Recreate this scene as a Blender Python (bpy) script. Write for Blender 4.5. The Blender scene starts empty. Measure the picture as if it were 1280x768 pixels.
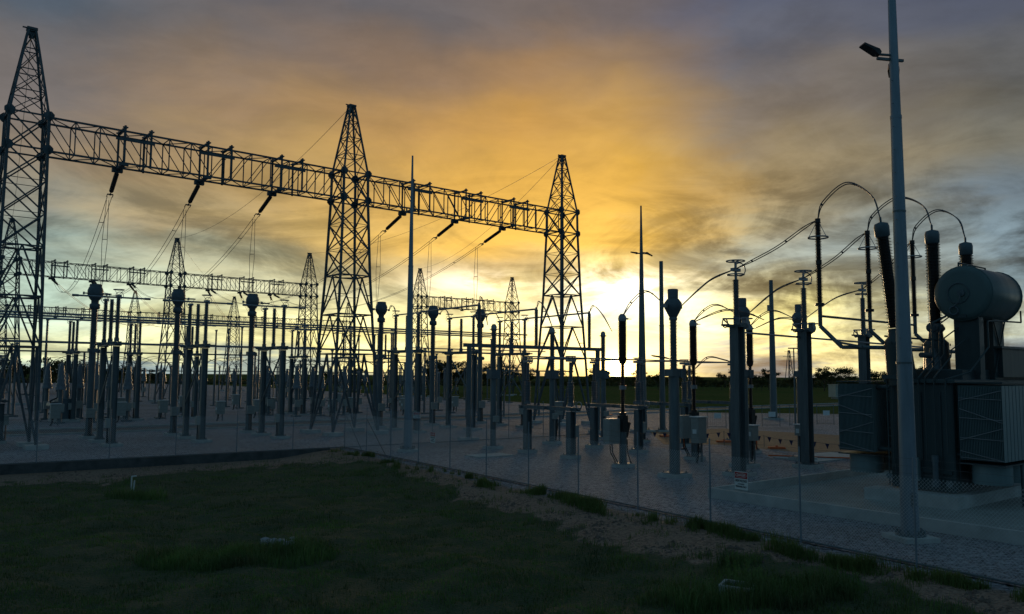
import bpy, math, random
import numpy as np
from mathutils import Vector, Matrix
random.seed(7); np.random.seed(7)
PI=math.pi
HAZE=0
scn=bpy.context.scene; col=scn.collection
# ------------------------------------------------------------ camera model
F=1000.; HZ=468.; H=5.0; ROLL=math.radians(.35); TH=math.atan((HZ-384)/F)
_c,_s=math.cos(TH),math.sin(TH)
r0=Vector((1,0,0)); f0=Vector((0,_c,_s)); u0=Vector((0,-_s,_c))
rt=math.cos(ROLL)*r0+math.sin(ROLL)*u0; up=-math.sin(ROLL)*r0+math.cos(ROLL)*u0
CAM=Vector((0,0,H))
def proj(X,Y,Z):
    v=Vector((X,Y,Z))-CAM; d=v.dot(f0)
    return (640+F*v.dot(rt)/d, 384-F*v.dot(up)/d)
def ray(x,y): return f0+rt*((x-640)/F)+up*((384-y)/F)
def gp(x,y,z=0.):                       # where a sight line meets height z
    d=ray(x,y); t=(z-H)/d.z; return (d.x*t,d.y*t)
def atY(x,y,Y):                         # the point of a sight line at distance Y
    d=ray(x,y); t=Y/d.y; return Vector((d.x*t,Y,H+d.z*t))
ANG=math.radians(38.3); ca,sa=math.cos(ANG),math.sin(ANG)
def W(a,b,z=0.): return Vector((a*ca-b*sa,a*sa+b*ca,z))
def IAB(P): return (P[0]*ca+P[1]*sa,-P[0]*sa+P[1]*ca)
cd=bpy.data.cameras.new('camera'); cam=bpy.data.objects.new('camera',cd); col.objects.link(cam)
cd.sensor_width=36; cd.lens=36*F/1280; cd.clip_end=20000; cd.clip_start=.1
M=Matrix((rt,up,-f0)).transposed().to_4x4(); M.translation=CAM; cam.matrix_world=M
scn.camera=cam
# ------------------------------------------------------------ mesh builder
class MB:
    def __init__(s): s.v=[]; s.f=[]; s.sm=[]
    def add(s,vs,fs,smooth=False):
        n=len(s.v); s.v+=[tuple(p) for p in vs]
        for f in fs: s.f.append(tuple(i+n for i in f)); s.sm.append(smooth)
    def tube(s,p0,p1,r0,r1=None,n=8,cap=True,smooth=None):
        r1=r0 if r1 is None else r1
        p0=Vector(p0); p1=Vector(p1); d=p1-p0
        if d.length<1e-6: return s
        d.normalize(); a=Vector((0,0,1)) if abs(d.z)<.9 else Vector((1,0,0))
        x=d.cross(a).normalized(); y=d.cross(x)
        vs=[]
        for p,r in ((p0,r0),(p1,r1)):
            for k in range(n):
                t=2*PI*(k+.5)/n; vs.append(p+x*(r*math.cos(t))+y*(r*math.sin(t)))
        fs=[(k,(k+1)%n,n+(k+1)%n,n+k) for k in range(n)]
        s.add(vs,fs,(n>5) if smooth is None else smooth)
        if cap: s.add(vs,[tuple(range(n-1,-1,-1)),tuple(range(n,2*n))],False)
        return s
    def bar(s,p0,p1,w=.06): return s.tube(p0,p1,w*.7071,n=4,smooth=False)
    def angle(s,p0,p1,w=.1,t=.012):     # rolled steel angle: two legs
        p0=Vector(p0); p1=Vector(p1); d=(p1-p0).normalized(); a=Vector((0,0,1)) if abs(d.z)<.9 else Vector((1,0,0))
        x=d.cross(a).normalized(); y=d.cross(x)
        for e,g in ((x,y),(y,x)):
            vs=[q+e*i*w+g*j*t for q in (p0,p1) for i,j in ((0,0),(1,0),(1,1),(0,1))]
            s.add(vs,[(0,1,5,4),(1,2,6,5),(2,3,7,6),(3,0,4,7),(3,2,1,0),(4,5,6,7)])
        return s
    def box(s,c,size,rz=0.,axis=None):
        cx,cy,cz=c; hx,hy,hz=[q/2 for q in size]; cr,sr=math.cos(rz),math.sin(rz)
        vs=[]
        for dz in (-hz,hz):
            for dx,dy in ((-hx,-hy),(hx,-hy),(hx,hy),(-hx,hy)):
                vs.append((cx+dx*cr-dy*sr,cy+dx*sr+dy*cr,cz+dz))
        s.add(vs,[(3,2,1,0),(4,5,6,7),(0,1,5,4),(1,2,6,5),(2,3,7,6),(3,0,4,7)]); return s
    def rbox(s,c,size,b=.02):           # box with bevelled vertical edges and lid
        cx,cy,cz=c; hx,hy,hz=[q/2 for q in size]
        def ring(z,i): 
            X,Y=hx-i,hy-i; q=b
            return [(cx-X+q,cy-Y,z),(cx+X-q,cy-Y,z),(cx+X,cy-Y+q,z),(cx+X,cy+Y-q,z),(cx+X-q,cy+Y,z),(cx-X+q,cy+Y,z),(cx-X,cy+Y-q,z),(cx-X,cy-Y+q,z)]
        vs=ring(cz-hz,0)+ring(cz+hz-b,0)+ring(cz+hz,b)
        fs=[tuple(range(7,-1,-1)),tuple(range(16,24))]
        for L in (0,8): fs+=[(L+k,L+(k+1)%8,L+8+(k+1)%8,L+8+k) for k in range(8)]
        s.add(vs,fs); return s
    def lathe(s,prof,c=(0,0,0),n=14,d=(0,0,1),smooth=True):
        c=Vector(c); d=Vector(d).normalized(); a=Vector((0,0,1)) if abs(d.z)<.9 else Vector((1,0,0))
        x=d.cross(a).normalized(); y=d.cross(x); vs=[]
        for r,z in prof:
            for k in range(n):
                t=2*PI*k/n; vs.append(c+d*z+x*(r*math.cos(t))+y*(r*math.sin(t)))
        fs=[]
        for j in range(len(prof)-1):
            for k in range(n): fs.append((j*n+k,j*n+(k+1)%n,(j+1)*n+(k+1)%n,(j+1)*n+k))
        s.add(vs,fs,smooth); m=len(prof)-1
        s.add(vs,[tuple(range(n-1,-1,-1)),tuple(range(m*n,m*n+n))],False); return s
    def sheds(s,p0,p1,rc,rs,pitch=.07,n=12):  # insulator with sheds
        p0=Vector(p0); p1=Vector(p1); L=(p1-p0).length; k=max(2,int(L/pitch)); prof=[(rc,0)]
        for i in range(k):
            z=(i+.15)*L/k; q=rs if i%2==0 else rs*.9
            prof+=[(rc,z),(q,z+.22*L/k),(q,z+.32*L/k),(rc,z+.62*L/k)]
        prof.append((rc,L)); return s.lathe(prof,p0,n,p1-p0,smooth=False)
    def path(s,pts,r,n=6):
        for a,b in zip(pts[:-1],pts[1:]): s.tube(a,b,r,n=n,cap=True)
        return s
    def ring(s,c,R,r,n=20,m=6,axis=(0,0,1)):
        c=Vector(c); d=Vector(axis).normalized(); a=Vector((0,0,1)) if abs(d.z)<.9 else Vector((1,0,0))
        x=d.cross(a).normalized(); y=d.cross(x); vs=[]
        for i in range(n):
            t=2*PI*i/n; e=x*math.cos(t)+y*math.sin(t)
            for j in range(m):
                q=2*PI*j/m; vs.append(c+e*(R+r*math.cos(q))+d*(r*math.sin(q)))
        s.add(vs,[(i*m+j,((i+1)%n)*m+j,((i+1)%n)*m+(j+1)%m,i*m+(j+1)%m) for i in range(n) for j in range(m)],True); return s
    def isec(s,x,y,z0,z1,w,t=.02):      # rolled H section: two flanges and a web
        zc,h=(z0+z1)/2,z1-z0
        s.box((x-w/2,y,zc),(t,w,h)); s.box((x+w/2,y,zc),(t,w,h)); s.box((x,y,zc),(w-t,t,h)); return s
    def build(s,name,mat,parent=None):
        me=bpy.data.meshes.new(name); me.from_pydata(s.v,[],s.f); me.polygons.foreach_set('use_smooth',s.sm)
        me.materials.append(mat); o=bpy.data.objects.new(name,me); col.objects.link(o)
        if parent is not None: o.parent=parent
        return o
def tag(o,label=None,cat=None,group=None,kind=None):
    if label: o['label']=label
    if cat: o['category']=cat
    if group: o['group']=group
    if kind: o['kind']=kind
    return o
def thing(name,label,cat,loc,rz=None,group=None):
    o=bpy.data.objects.new(name,None); o.empty_display_size=.2; col.objects.link(o)
    o.location=(loc[0],loc[1],loc[2] if len(loc)>2 else 0); o.rotation_euler=(0,0,ANG if rz is None else rz)
    return tag(o,label,cat,group)
def kids(o): return [c for c in KID.get(o.name,())] if False else list(o.children)
def dup(o,loc,rz=None,label=None,group=None,scale=None,parent=None):
    c=o.copy(); col.objects.link(c)
    if parent is None:
        c.location=(loc[0],loc[1],loc[2] if len(loc)>2 else 0)
        if rz is not None: c.rotation_euler=(0,0,rz)
        if scale: c.scale=scale
        if label: c['label']=label
        if group: c['group']=group
    else: c.parent=parent
    for ch in list(o.children): dup(ch,None,parent=c)
    return c
ORD=['first','second','third','fourth','fifth','sixth','seventh','eighth','ninth','tenth','eleventh','twelfth','thirteenth','fourteenth','fifteenth','sixteenth','seventeenth','eighteenth','nineteenth','twentieth']
def ordw(i):
    if i<20: return ORD[i]
    t=['twenty','thirty','forty','fifty','sixty'][(i+1)//10-2]
    return (t[:-1]+'ieth') if (i+1)%10==0 else t+'-'+ORD[(i+1)%10-1]
# ------------------------------------------------------------ materials
def mat(name,base,rough=.6,metal=0.,var=.25,scale=3.,bump=0.,bscale=40.,base2=None,streak=False,spec=.4):
    m=bpy.data.materials.new(name); m.use_nodes=True; nt=m.node_tree; N=nt.nodes; L=nt.links
    b=N['Principled BSDF']; b.inputs['Roughness'].default_value=rough; b.inputs['Metallic'].default_value=metal
    b.inputs['Specular IOR Level'].default_value=spec
    tc=N.new('ShaderNodeTexCoord'); mp=N.new('ShaderNodeMapping'); L.new(tc.outputs['Object'],mp.inputs[0])
    if streak: mp.inputs['Scale'].default_value=(1,1,.12)
    n1=N.new('ShaderNodeTexNoise'); n1.inputs['Scale'].default_value=scale; n1.inputs['Detail'].default_value=6; n1.inputs['Roughness'].default_value=.65
    L.new(mp.outputs[0],n1.inputs['Vector'])
    r=N.new('ShaderNodeValToRGB'); e=r.color_ramp.elements
    c2=base2 or tuple(c*(1-var) for c in base); c1=tuple(min(1,c*(1+var*.6)) for c in base)
    e[0].position=.3; e[0].color=(*c2,1); e[1].position=.7; e[1].color=(*c1,1)
    L.new(n1.outputs['Fac'],r.inputs[0]); L.new(r.outputs[0],b.inputs['Base Color'])
    n2=N.new('ShaderNodeTexNoise'); n2.inputs['Scale'].default_value=scale*2.3; n2.inputs['Detail'].default_value=4
    L.new(mp.outputs[0],n2.inputs['Vector'])
    mr=N.new('ShaderNodeMapRange'); mr.inputs['To Min'].default_value=max(.05,rough-.12); mr.inputs['To Max'].default_value=min(1,rough+.15)
    L.new(n2.outputs['Fac'],mr.inputs['Value']); L.new(mr.outputs[0],b.inputs['Roughness'])
    if bump:
        n3=N.new('ShaderNodeTexNoise'); n3.inputs['Scale'].default_value=bscale; n3.inputs['Detail'].default_value=5; L.new(tc.outputs['Object'],n3.inputs['Vector'])
        bp=N.new('ShaderNodeBump'); bp.inputs['Strength'].default_value=bump; bp.inputs['Distance'].default_value=.02
        L.new(n3.outputs['Fac'],bp.inputs['Height']); L.new(bp.outputs[0],b.inputs['Normal'])
    return m
STEEL=mat('galvanised steel',(.15,.178,.19),.5,.35,.3,4,streak=True)
LATT=mat('weathered lattice steel',(.11,.13,.145),.6,.3,.3,2)
POLE=mat('galvanised pole',(.25,.30,.35),.42,.4,.25,2.5,streak=True)
PORC=mat('dark brown porcelain',(.045,.03,.028),.3,0,.3,5)
GREYP=mat('grey porcelain',(.16,.18,.2),.35,0,.2,5)
ALU=mat('aluminium tube',(.3,.31,.33),.4,.6,.2,3)
WIRE=mat('stranded conductor',(.16,.16,.17),.5,.6,.2,3)
PAINT=mat('transformer paint',(.05,.07,.074),.4,0,.2,1.5,bump=.05,bscale=15,streak=True)
FIN=mat('radiator paint',(.19,.26,.27),.42,0,.2,1.2,streak=True)
HEAD=mat('painted head',(.11,.14,.16),.4,.1,.2,3)
BOX=mat('cabinet paint',(.3,.31,.29),.45,0,.15,3)
CONC=mat('concrete',(.47,.47,.45),.85,0,.3,1.2,bump=.4,bscale=25)
FLOORC=mat('bund floor concrete',(.30,.31,.29),.8,0,.35,.5,bump=.3,bscale=20)
BLACK=mat('black cable',(.02,.02,.02),.5,0,.2,3)
ORANGE=mat('orange plastic',(.75,.13,.03),.5,0,.15,3)
WHITE=mat('sign white',(.72,.74,.74),.5,0,.08,6)
RED=mat('sign red',(.45,.02,.02),.45,0,.1,5)
INK=mat('sign black',(.015,.015,.015),.5,0,.1,5)
NAVY=mat('navy pennant',(.02,.03,.1),.7,0,.2,5)
YEL=mat('yellow tape',(.6,.4,.04),.6,0,.2,5)
DARKC=mat('dark concrete',(.10,.10,.10),.9,0,.4,1.5,bump=.5,bscale=20)  # darker than the other concrete, for the edge beam face
BARK=mat('bark',(.09,.07,.055),.9,0,.4,3,bump=.5,bscale=20)
SHED=mat('hut cladding',(.42,.43,.38),.6,0,.15,1)
GLASS=mat('dark window',(.02,.025,.03),.12,0,.2,2)
ROCK=mat('pale rock',(.34,.34,.35),.85,0,.35,3,bump=.6,bscale=12)
PVC=mat('white plastic pipe',(.7,.7,.68),.4,0,.1,3)
RUBBER=mat('lens',(.03,.03,.035),.2,0,.2,3)
def leafmat(name,c1,c2,c3,sc,trans=.25):
    m=bpy.data.materials.new(name); m.use_nodes=True; nt=m.node_tree; N=nt.nodes; L=nt.links
    b=N['Principled BSDF']; b.inputs['Roughness'].default_value=.75; b.inputs['Specular IOR Level'].default_value=.2
    g=N.new('ShaderNodeNewGeometry'); oi=N.new('ShaderNodeObjectInfo')
    n=N.new('ShaderNodeTexNoise'); n.inputs['Scale'].default_value=sc; n.inputs['Detail'].default_value=3
    L.new(g.outputs['Position'],n.inputs['Vector'])
    r=N.new('ShaderNodeValToRGB'); e=r.color_ramp.elements; e[0].position=.32; e[0].color=(*c1,1); e[1].position=.68; e[1].color=(*c2,1)
    L.new(n.outputs['Fac'],r.inputs[0])
    mx=N.new('ShaderNodeMix'); mx.data_type='RGBA'; mx.inputs['B'].default_value=(*c3,1)
    q=N.new('ShaderNodeMath'); q.operation='MULTIPLY'; q.inputs[1].default_value=.5; L.new(g.outputs['Random Per Island'],q.inputs[0])
    L.new(q.outputs[0],mx.inputs['Factor']); L.new(r.outputs[0],mx.inputs['A']); L.new(mx.outputs['Result'],b.inputs['Base Color'])
    t=N.new('ShaderNodeBsdfTranslucent'); L.new(mx.outputs['Result'],t.inputs['Color'])
    ms=N.new('ShaderNodeMixShader'); ms.inputs[0].default_value=trans; L.new(b.outputs[0],ms.inputs[1]); L.new(t.outputs[0],ms.inputs[2])
    L.new(ms.outputs[0],N['Material Output'].inputs['Surface']); return m
GRASSM=leafmat('grass blades',(.04,.065,.028),(.12,.24,.05),(.24,.25,.11),.6)
GRASSM2=leafmat('weed blades',(.07,.13,.03),(.14,.20,.05),(.2,.19,.08),.6)
LEAFM=leafmat('eucalypt leaves',(.03,.045,.018),(.06,.075,.028),(.09,.085,.03),.15)
def groundmat(name,cols,stone,scale,bump,mscale,mcol,mfac=.5):
    """cols: two base colours; stone: voronoi cell brightness contrast"""
    m=bpy.data.materials.new(name); m.use_nodes=True; nt=m.node_tree; N=nt.nodes; L=nt.links
    b=N['Principled BSDF']; b.inputs['Roughness'].default_value=.78; b.inputs['Specular IOR Level'].default_value=.3
    tc=N.new('ShaderNodeTexCoord'); O=tc.outputs['Object']
    v=N.new('ShaderNodeTexVoronoi'); v.inputs['Scale'].default_value=scale; L.new(O,v.inputs['Vector'])
    sp=N.new('ShaderNodeSeparateColor'); L.new(v.outputs['Color'],sp.inputs[0])
    r=N.new('ShaderNodeValToRGB'); e=r.color_ramp.elements; e[0].color=(*cols[0],1); e[1].color=(*cols[1],1); L.new(sp.outputs[0],r.inputs[0])
    n=N.new('ShaderNodeTexNoise'); n.inputs['Scale'].default_value=mscale; n.inputs['Detail'].default_value=8; n.inputs['Roughness'].default_value=.6; L.new(O,n.inputs['Vector'])
    rr=N.new('ShaderNodeValToRGB'); rr.color_ramp.elements[0].position=.42; rr.color_ramp.elements[1].position=.66; L.new(n.outputs['Fac'],rr.inputs[0])
    q=N.new('ShaderNodeMath'); q.operation='MULTIPLY'; q.inputs[1].default_value=mfac; L.new(rr.outputs[0],q.inputs[0])
    mx=N.new('ShaderNodeMix'); mx.data_type='RGBA'; mx.inputs['B'].default_value=(*mcol,1); L.new(q.outputs[0],mx.inputs['Factor']); L.new(r.outputs[0],mx.inputs['A'])
    L.new(mx.outputs['Result'],b.inputs['Base Color'])
    n3=N.new('ShaderNodeTexNoise'); n3.inputs['Scale'].default_value=scale*.35; n3.inputs['Detail'].default_value=6; L.new(O,n3.inputs['Vector'])
    ad=N.new('ShaderNodeMath'); ad.operation='MULTIPLY_ADD'; ad.inputs[1].default_value=-stone; L.new(v.outputs['Distance'],ad.inputs[0]); L.new(n3.outputs['Fac'],ad.inputs[2])
    bp=N.new('ShaderNodeBump'); bp.inputs['Strength'].default_value=bump; bp.inputs['Distance'].default_value=.05; L.new(ad.outputs[0],bp.inputs['Height']); L.new(bp.outputs[0],b.inputs['Normal'])
    return m
GRAVEL=groundmat('crushed stone',((.08,.08,.095),(.50,.49,.53)),1.5,11,1.,.12,(.15,.12,.10),.45)
FARGROUND=groundmat('paddock soil and dry grass',((.06,.075,.022),(.12,.135,.04)),.5,2.,.6,.02,(.15,.12,.045),.6)
LINK=mat('galvanised mesh wire',(.5,.53,.55),.5,.1,.1,3)
CONSP=mat('conservator paint',(.10,.15,.15),.33,0,.15,1.2,streak=True)
FARGROUND.node_tree.nodes['Principled BSDF'].inputs['Specular IOR Level'].default_value=0.; FARGROUND.node_tree.nodes['Principled BSDF'].inputs['Roughness'].default_value=1.
DIRTM=groundmat('bare red dirt',((.13,.09,.07),(.24,.165,.13)),.8,16,.8,.35,(.12,.085,.07),.6)
ROADM=groundmat('compacted road base',((.08,.08,.08),(.15,.145,.14)),.6,20,.5,.3,(.13,.10,.075),.5)
BROWNM=groundmat('disturbed brown soil',((.2,.12,.07),(.34,.2,.12)),.8,6,.8,.2,(.25,.18,.12),.6)
# ------------------------------------------------------------ ground
CR=Vector((-11.2,54.4)); FRd=(Vector((10.8,21.7))-CR).normalized(); FLd=(Vector((-27.2,43.1))-CR).normalized()
nR=Vector((FRd.y,-FRd.x)); nR=nR if nR.dot(Vector((0,0))-CR)>0 else -nR     # outward normals (towards camera side)
nL=Vector((FLd.y,-FLd.x)); nL=nL if nL.dot(Vector((0,0))-CR)>0 else -nL
def sst(a,b,x):
    t=np.clip((x-a)/(b-a),0,1); return t*t*(3-2*t)
def gz(x,y):                             # height of the open ground outside the fence
    dR=(x-CR.x)*nR.x+(y-CR.y)*nR.y; dL=(x-CR.x)*nL.x+(y-CR.y)*nL.y
    out=np.minimum(dR,dL)
    z=-.42*sst(.8,5.5,dR)*sst(-.5,.3,dL)-.35*sst(5,16,dR)*sst(0,4,dL)
    w=sst(2.5,6,out)
    z=z+w*(.10*np.sin(x*.9+1.3*np.sin(y*.5))*np.cos(y*.7+.6*np.sin(x*.4))+.05*np.sin(x*2.3+y*1.7)*np.sin(y*2.9-x*.6)+.03*np.sin(5.1*x+2*np.sin(3.3*y))*np.sin(4.3*y))
    z=z+.035*sst(.3,1.5,out)*np.sin(x*3.1+2*np.sin(y*2.2))*np.sin(y*3.7)
    return z-.02*sst(-1,0,out), out, dR, dL
def grid(name,x0,x1,y0,y1,step,fz,m):
    xs=np.arange(x0,x1+step*.5,step); ys=np.arange(y0,y1+step*.5,step); X,Y=np.meshgrid(xs,ys); Z=fz(X,Y)
    nx,ny=len(xs),len(ys); V=np.stack([X,Y,Z],-1).reshape(-1,3)
    i=np.arange(nx*ny).reshape(ny,nx); Q=np.stack([i[:-1,:-1],i[:-1,1:],i[1:,1:],i[1:,:-1]],-1).reshape(-1,4)
    me=bpy.data.meshes.new(name); me.vertices.add(len(V)); me.vertices.foreach_set('co',V.astype('f4').ravel())
    me.loops.add(Q.size); me.loops.foreach_set('vertex_index',Q.ravel().astype('i4')); me.polygons.add(len(Q))
    me.polygons.foreach_set('loop_start',np.arange(0,Q.size,4,dtype='i4')); me.polygons.foreach_set('loop_total',np.full(len(Q),4,'i4'))
    me.polygons.foreach_set('use_smooth',np.ones(len(Q),bool)); me.update(calc_edges=True)
    me.materials.append(m); o=bpy.data.objects.new(name,me); col.objects.link(o); return o
def sheet(name,pts,z,m):
    me=bpy.data.meshes.new(name); me.from_pydata([(p[0],p[1],z) for p in pts],[],[tuple(range(len(pts)))]); me.materials.append(m)
    if me.polygons[0].normal.z<0: me.flip_normals()
    o=bpy.data.objects.new(name,me); col.objects.link(o); return tag(o,kind='structure')
sheet('ground',[(-2400,-150),(2400,-150),(2400,2500),(-2400,2500)],-1.2,FARGROUND)
def vnoise(x,y,s,seed=0):
    g=np.random.RandomState(seed).rand(256,256); X=(x*s)%255; Y=(y*s)%255; i=X.astype(int); j=Y.astype(int); fx=X-i; fy=Y-j
    fx=fx*fx*(3-2*fx); fy=fy*fy*(3-2*fy); i2=(i+1)%256; j2=(j+1)%256
    return g[i,j]*(1-fx)*(1-fy)+g[i2,j]*fx*(1-fy)+g[i,j2]*(1-fx)*fy+g[i2,j2]*fx*fy
# near verge with dirt / grass soil blended by distance from the fence
vm=groundmat('verge soil',((.13,.085,.06),(.40,.25,.18)),.8,14,1.,.45,(.33,.22,.155),.7)
nt=vm.node_tree; N=nt.nodes; L=nt.links
at=N.new('ShaderNodeAttribute'); at.attribute_name='grassy'; bs=N['Principled BSDF']
old=bs.inputs['Base Color'].links[0].from_socket
mx=N.new('ShaderNodeMix'); mx.data_type='RGBA'; mx.inputs['B'].default_value=(.075,.085,.04,1)
nn=N.new('ShaderNodeTexNoise'); nn.inputs['Scale'].default_value=1.6; nn.inputs['Detail'].default_value=8; tcn=N.new('ShaderNodeTexCoord'); L.new(tcn.outputs['Object'],nn.inputs['Vector'])
ma=N.new('ShaderNodeMath'); ma.operation='ADD'; L.new(at.outputs['Fac'],ma.inputs[0]); L.new(nn.outputs['Fac'],ma.inputs[1])
mr=N.new('ShaderNodeMapRange'); mr.inputs['From Min'].default_value=.85; mr.inputs['From Max'].default_value=1.15; L.new(ma.outputs[0],mr.inputs['Value'])
L.new(mr.outputs[0],mx.inputs['Factor']); L.new(old,mx.inputs['A']); at2=N.new('ShaderNodeAttribute'); at2.attribute_name='shoulder'; vv=N.new('ShaderNodeTexVoronoi'); vv.inputs['Scale'].default_value=13; L.new(tcn.outputs['Object'],vv.inputs['Vector'])
sp2=N.new('ShaderNodeSeparateColor'); L.new(vv.outputs['Color'],sp2.inputs[0]); rr2=N.new('ShaderNodeValToRGB'); rr2.color_ramp.elements[0].color=(.06,.065,.08,1); rr2.color_ramp.elements[1].color=(.36,.37,.4,1); L.new(sp2.outputs[0],rr2.inputs[0])
mx2=N.new('ShaderNodeMix'); mx2.data_type='RGBA'; L.new(at2.outputs['Fac'],mx2.inputs['Factor']); L.new(mx.outputs['Result'],mx2.inputs['A']); L.new(rr2.outputs[0],mx2.inputs['B']); L.new(mx2.outputs['Result'],bs.inputs['Base Color'])
def vz(X,Y):
    z,out,dR,dL=gz(X,Y); return np.where(out>-.25,z,-.3)
verge=grid('verge',-45,30,-6,58,.25,vz,vm); tag(verge,kind='structure')
co=np.empty(len(verge.data.vertices)*3,'f4'); verge.data.vertices.foreach_get('co',co); co=co.reshape(-1,3)
_,out,dR,dL=gz(co[:,0],co[:,1])
def edge(x,y,dR,dL):                     # where grass takes over from dirt, in metres from the fence
    e=2.9+.8*np.sin(x*.31+1)+.5*np.sin(y*.8)+.35*np.sin(x*1.9+y)+1.3*(vnoise(x+60,y+10,1.1,21)-.5)+1.1*(vnoise(x+60,y+10,3.1,22)-.5)
    return e+1.6*sst(6,0,abs(dR-dL))
ed=edge(co[:,0],co[:,1],dR,dL)
gr=sst(-.9,.9,out-ed)
shd=sst(.95,.6,dR+.15*np.sin(co[:,0]*1.7+co[:,1]))*(dL>-2)
a_=verge.data.attributes.new('shoulder','FLOAT','POINT'); a_.data.foreach_set('value',shd.astype('f4'))
a_=verge.data.attributes.new('grassy','FLOAT','POINT'); a_.data.foreach_set('value',gr.astype('f4'))
# the gravelled yard (inside the fence), its back edge and the paddock beyond
P_=lambda p:(p[0],p[1])
far1=CR+FLd*150; nearR=CR+FRd*75
yard=[P_(CR),P_(nearR),(60,30),(120,98),(26,109),(-21,178),(-110,310),(-420,560),(-420,0),P_(far1)]
sheet('yard_gravel',yard,0.,GRAVEL)
big=[(-2400,-150),(2400,-150),(2400,2500),(-2400,2500)]
# paddock: one sheet just below the gravel, reaching the horizon, starting behind the yard line
sheet('paddock',[(-2400,150),(-160,150),(-100,100),(24,96),(60,60),(2400,60),(2400,2500),(-2400,2500)],-.02,FARGROUND)
# service road of compacted base through the yard, with a kerb
sheet('service_road',[W(-60,73.0)[:2],W(140,73.0)[:2],W(140,79)[:2],W(-60,79)[:2]],.004,ROADM)
mb=MB()
for b in (72.85,79.1): 
    p=W(40,b); mb.box((p.x,p.y,.06),(200,.18,.12),ANG)
tag(mb.build('road_kerb',CONC),kind='structure')
sheet('disturbed_soil',[gp(812,540),gp(905,536),gp(1060,545),gp(1180,548),gp(1180,562),gp(1000,566),gp(900,556),gp(830,556)],.006,BROWNM)
for (x,y) in ((612,570),): 
    p=gp(x,y); mb=MB().box((p[0],p[1],.03),(2.6,1.6,.06),ANG-.05); tag(mb.build('cable_pit_cover',CONC),'flat concrete pit cover lying in the gravel left of the low disconnectors','pit cover')
p=gp(1030,572); MB_=MB().box((p[0],p[1],.03),(6,3.,.06),ANG-.05); tag(MB_.build('plinth_slab',CONC),'flat concrete slab in the gravel behind the bund wall','slab')
# concrete edge beam under the left fence (the yard stands a step above the grass)
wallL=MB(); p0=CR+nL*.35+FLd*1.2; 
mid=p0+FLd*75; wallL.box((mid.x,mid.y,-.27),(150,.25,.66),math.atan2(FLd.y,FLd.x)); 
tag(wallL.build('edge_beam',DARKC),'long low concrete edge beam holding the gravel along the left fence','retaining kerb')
# gravel shoulder between right fence and dirt
sh=[CR+nR*.0,CR+nR*.9+FLd*0,CR+FRd*20+nR*.85,CR+FRd*40+nR*.8,CR+FRd*75+nR*.8,CR+FRd*75]
# ------------------------------------------------------------ grass
def blades(name,pts,h,wd,m,clump=None):
    n=len(pts); az=np.random.rand(n)*2*PI; lean=(np.random.rand(n)*.7+.1); hh=h*(.45+np.random.rand(n)*.9)*(.45+1.2*vnoise(pts[:,0]+60,pts[:,1]+20,1.3,31)); 
    P=pts; dx=np.cos(az); dy=np.sin(az); w=wd*(.6+.8*np.random.rand(n))
    A=P+np.stack([-dy*w,dx*w,np.zeros(n)-.02],-1); B=P+np.stack([dy*w,-dx*w,np.zeros(n)-.02],-1)
    C=P+np.stack([dx*lean*hh*.35+dy*w*.6,dy*lean*hh*.35-dx*w*.6,hh*.6],-1); D=P+np.stack([dx*lean*hh*.35-dy*w*.6,dy*lean*hh*.35+dx*w*.6,hh*.6],-1)
    T=P+np.stack([dx*lean*hh,dy*lean*hh,hh*(1-lean*.3)],-1)
    V=np.stack([A,B,C,D,T],1).reshape(-1,3); i=np.arange(n)*5
    t=np.stack([i,i+1,i+2,i,i+2,i+3,i+3,i+2,i+4],-1).reshape(-1,3)
    me=bpy.data.meshes.new(name); me.vertices.add(len(V)); me.vertices.foreach_set('co',V.astype('f4').ravel())
    me.loops.add(t.size); me.loops.foreach_set('vertex_index',t.ravel().astype('i4')); me.polygons.add(len(t))
    me.polygons.foreach_set('loop_start',np.arange(0,t.size,3,dtype='i4')); me.polygons.foreach_set('loop_total',np.full(len(t),3,'i4'))
    me.update(calc_edges=True); me.materials.append(m); o=bpy.data.objects.new(name,me); col.objects.link(o); return o
def scatter(n,fn):
    # sample in view-wedge with density falling with distance
    Y=14+ (np.random.rand(n)**1.25)*42; X=(np.random.rand(n)*2-1)*(Y*.68+1)
    z,out,dR,dL=gz(X,Y); keep=fn(X,Y,out,dR,dL); return np.stack([X,Y,z],-1)[keep]
def f_main(X,Y,out,dR,dL):
    e=edge(X,Y,dR,dL); nz=vnoise(X+60,Y+5,.9,1)*.5+vnoise(X+60,Y+5,2.7,2)*.5
    p=sst(-.9,1.6,out-e)*(.12+1.3*sst(.3,.7,nz)); return np.random.rand(len(X))<p
g1=blades('grass',scatter(420000,f_main),.085,.009,GRASSM); tag(g1,'short green grass covering the ground in front of the fences','grass',kind='stuff')
def f_cl(X,Y,out,dR,dL):
    e=edge(X,Y,dR,dL); nz=vnoise(X+60,Y+5,.55,5)*.6+vnoise(X+60,Y+5,1.9,6)*.4
    p=sst(-.9,.6,out-e)*sst(.54,.74,nz)*(.35+.65*np.exp(-((out-e)/2.)**2)); return np.random.rand(len(X))<p
g2=blades('tall_grass',scatter(110000,f_cl),.24,.008,GRASSM); tag(g2,'taller ragged clumps rising out of the lawn','grass',kind='stuff')
def f_fence(X,Y,out,dR,dL):
    nz=vnoise(X+60,Y+5,.75,14)*.5+vnoise(X+60,Y+5,2.4,8)*.5; al=(X-CR.x)*FRd.x+(Y-CR.y)*FRd.y
    p=.75*np.exp(-((dR-1.15-.35*np.sin(al*.7))/.38)**2)*sst(.46-.06*sst(15,30,al),.66,nz)*sst(1,4,al); return np.random.rand(len(X))<p
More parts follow.
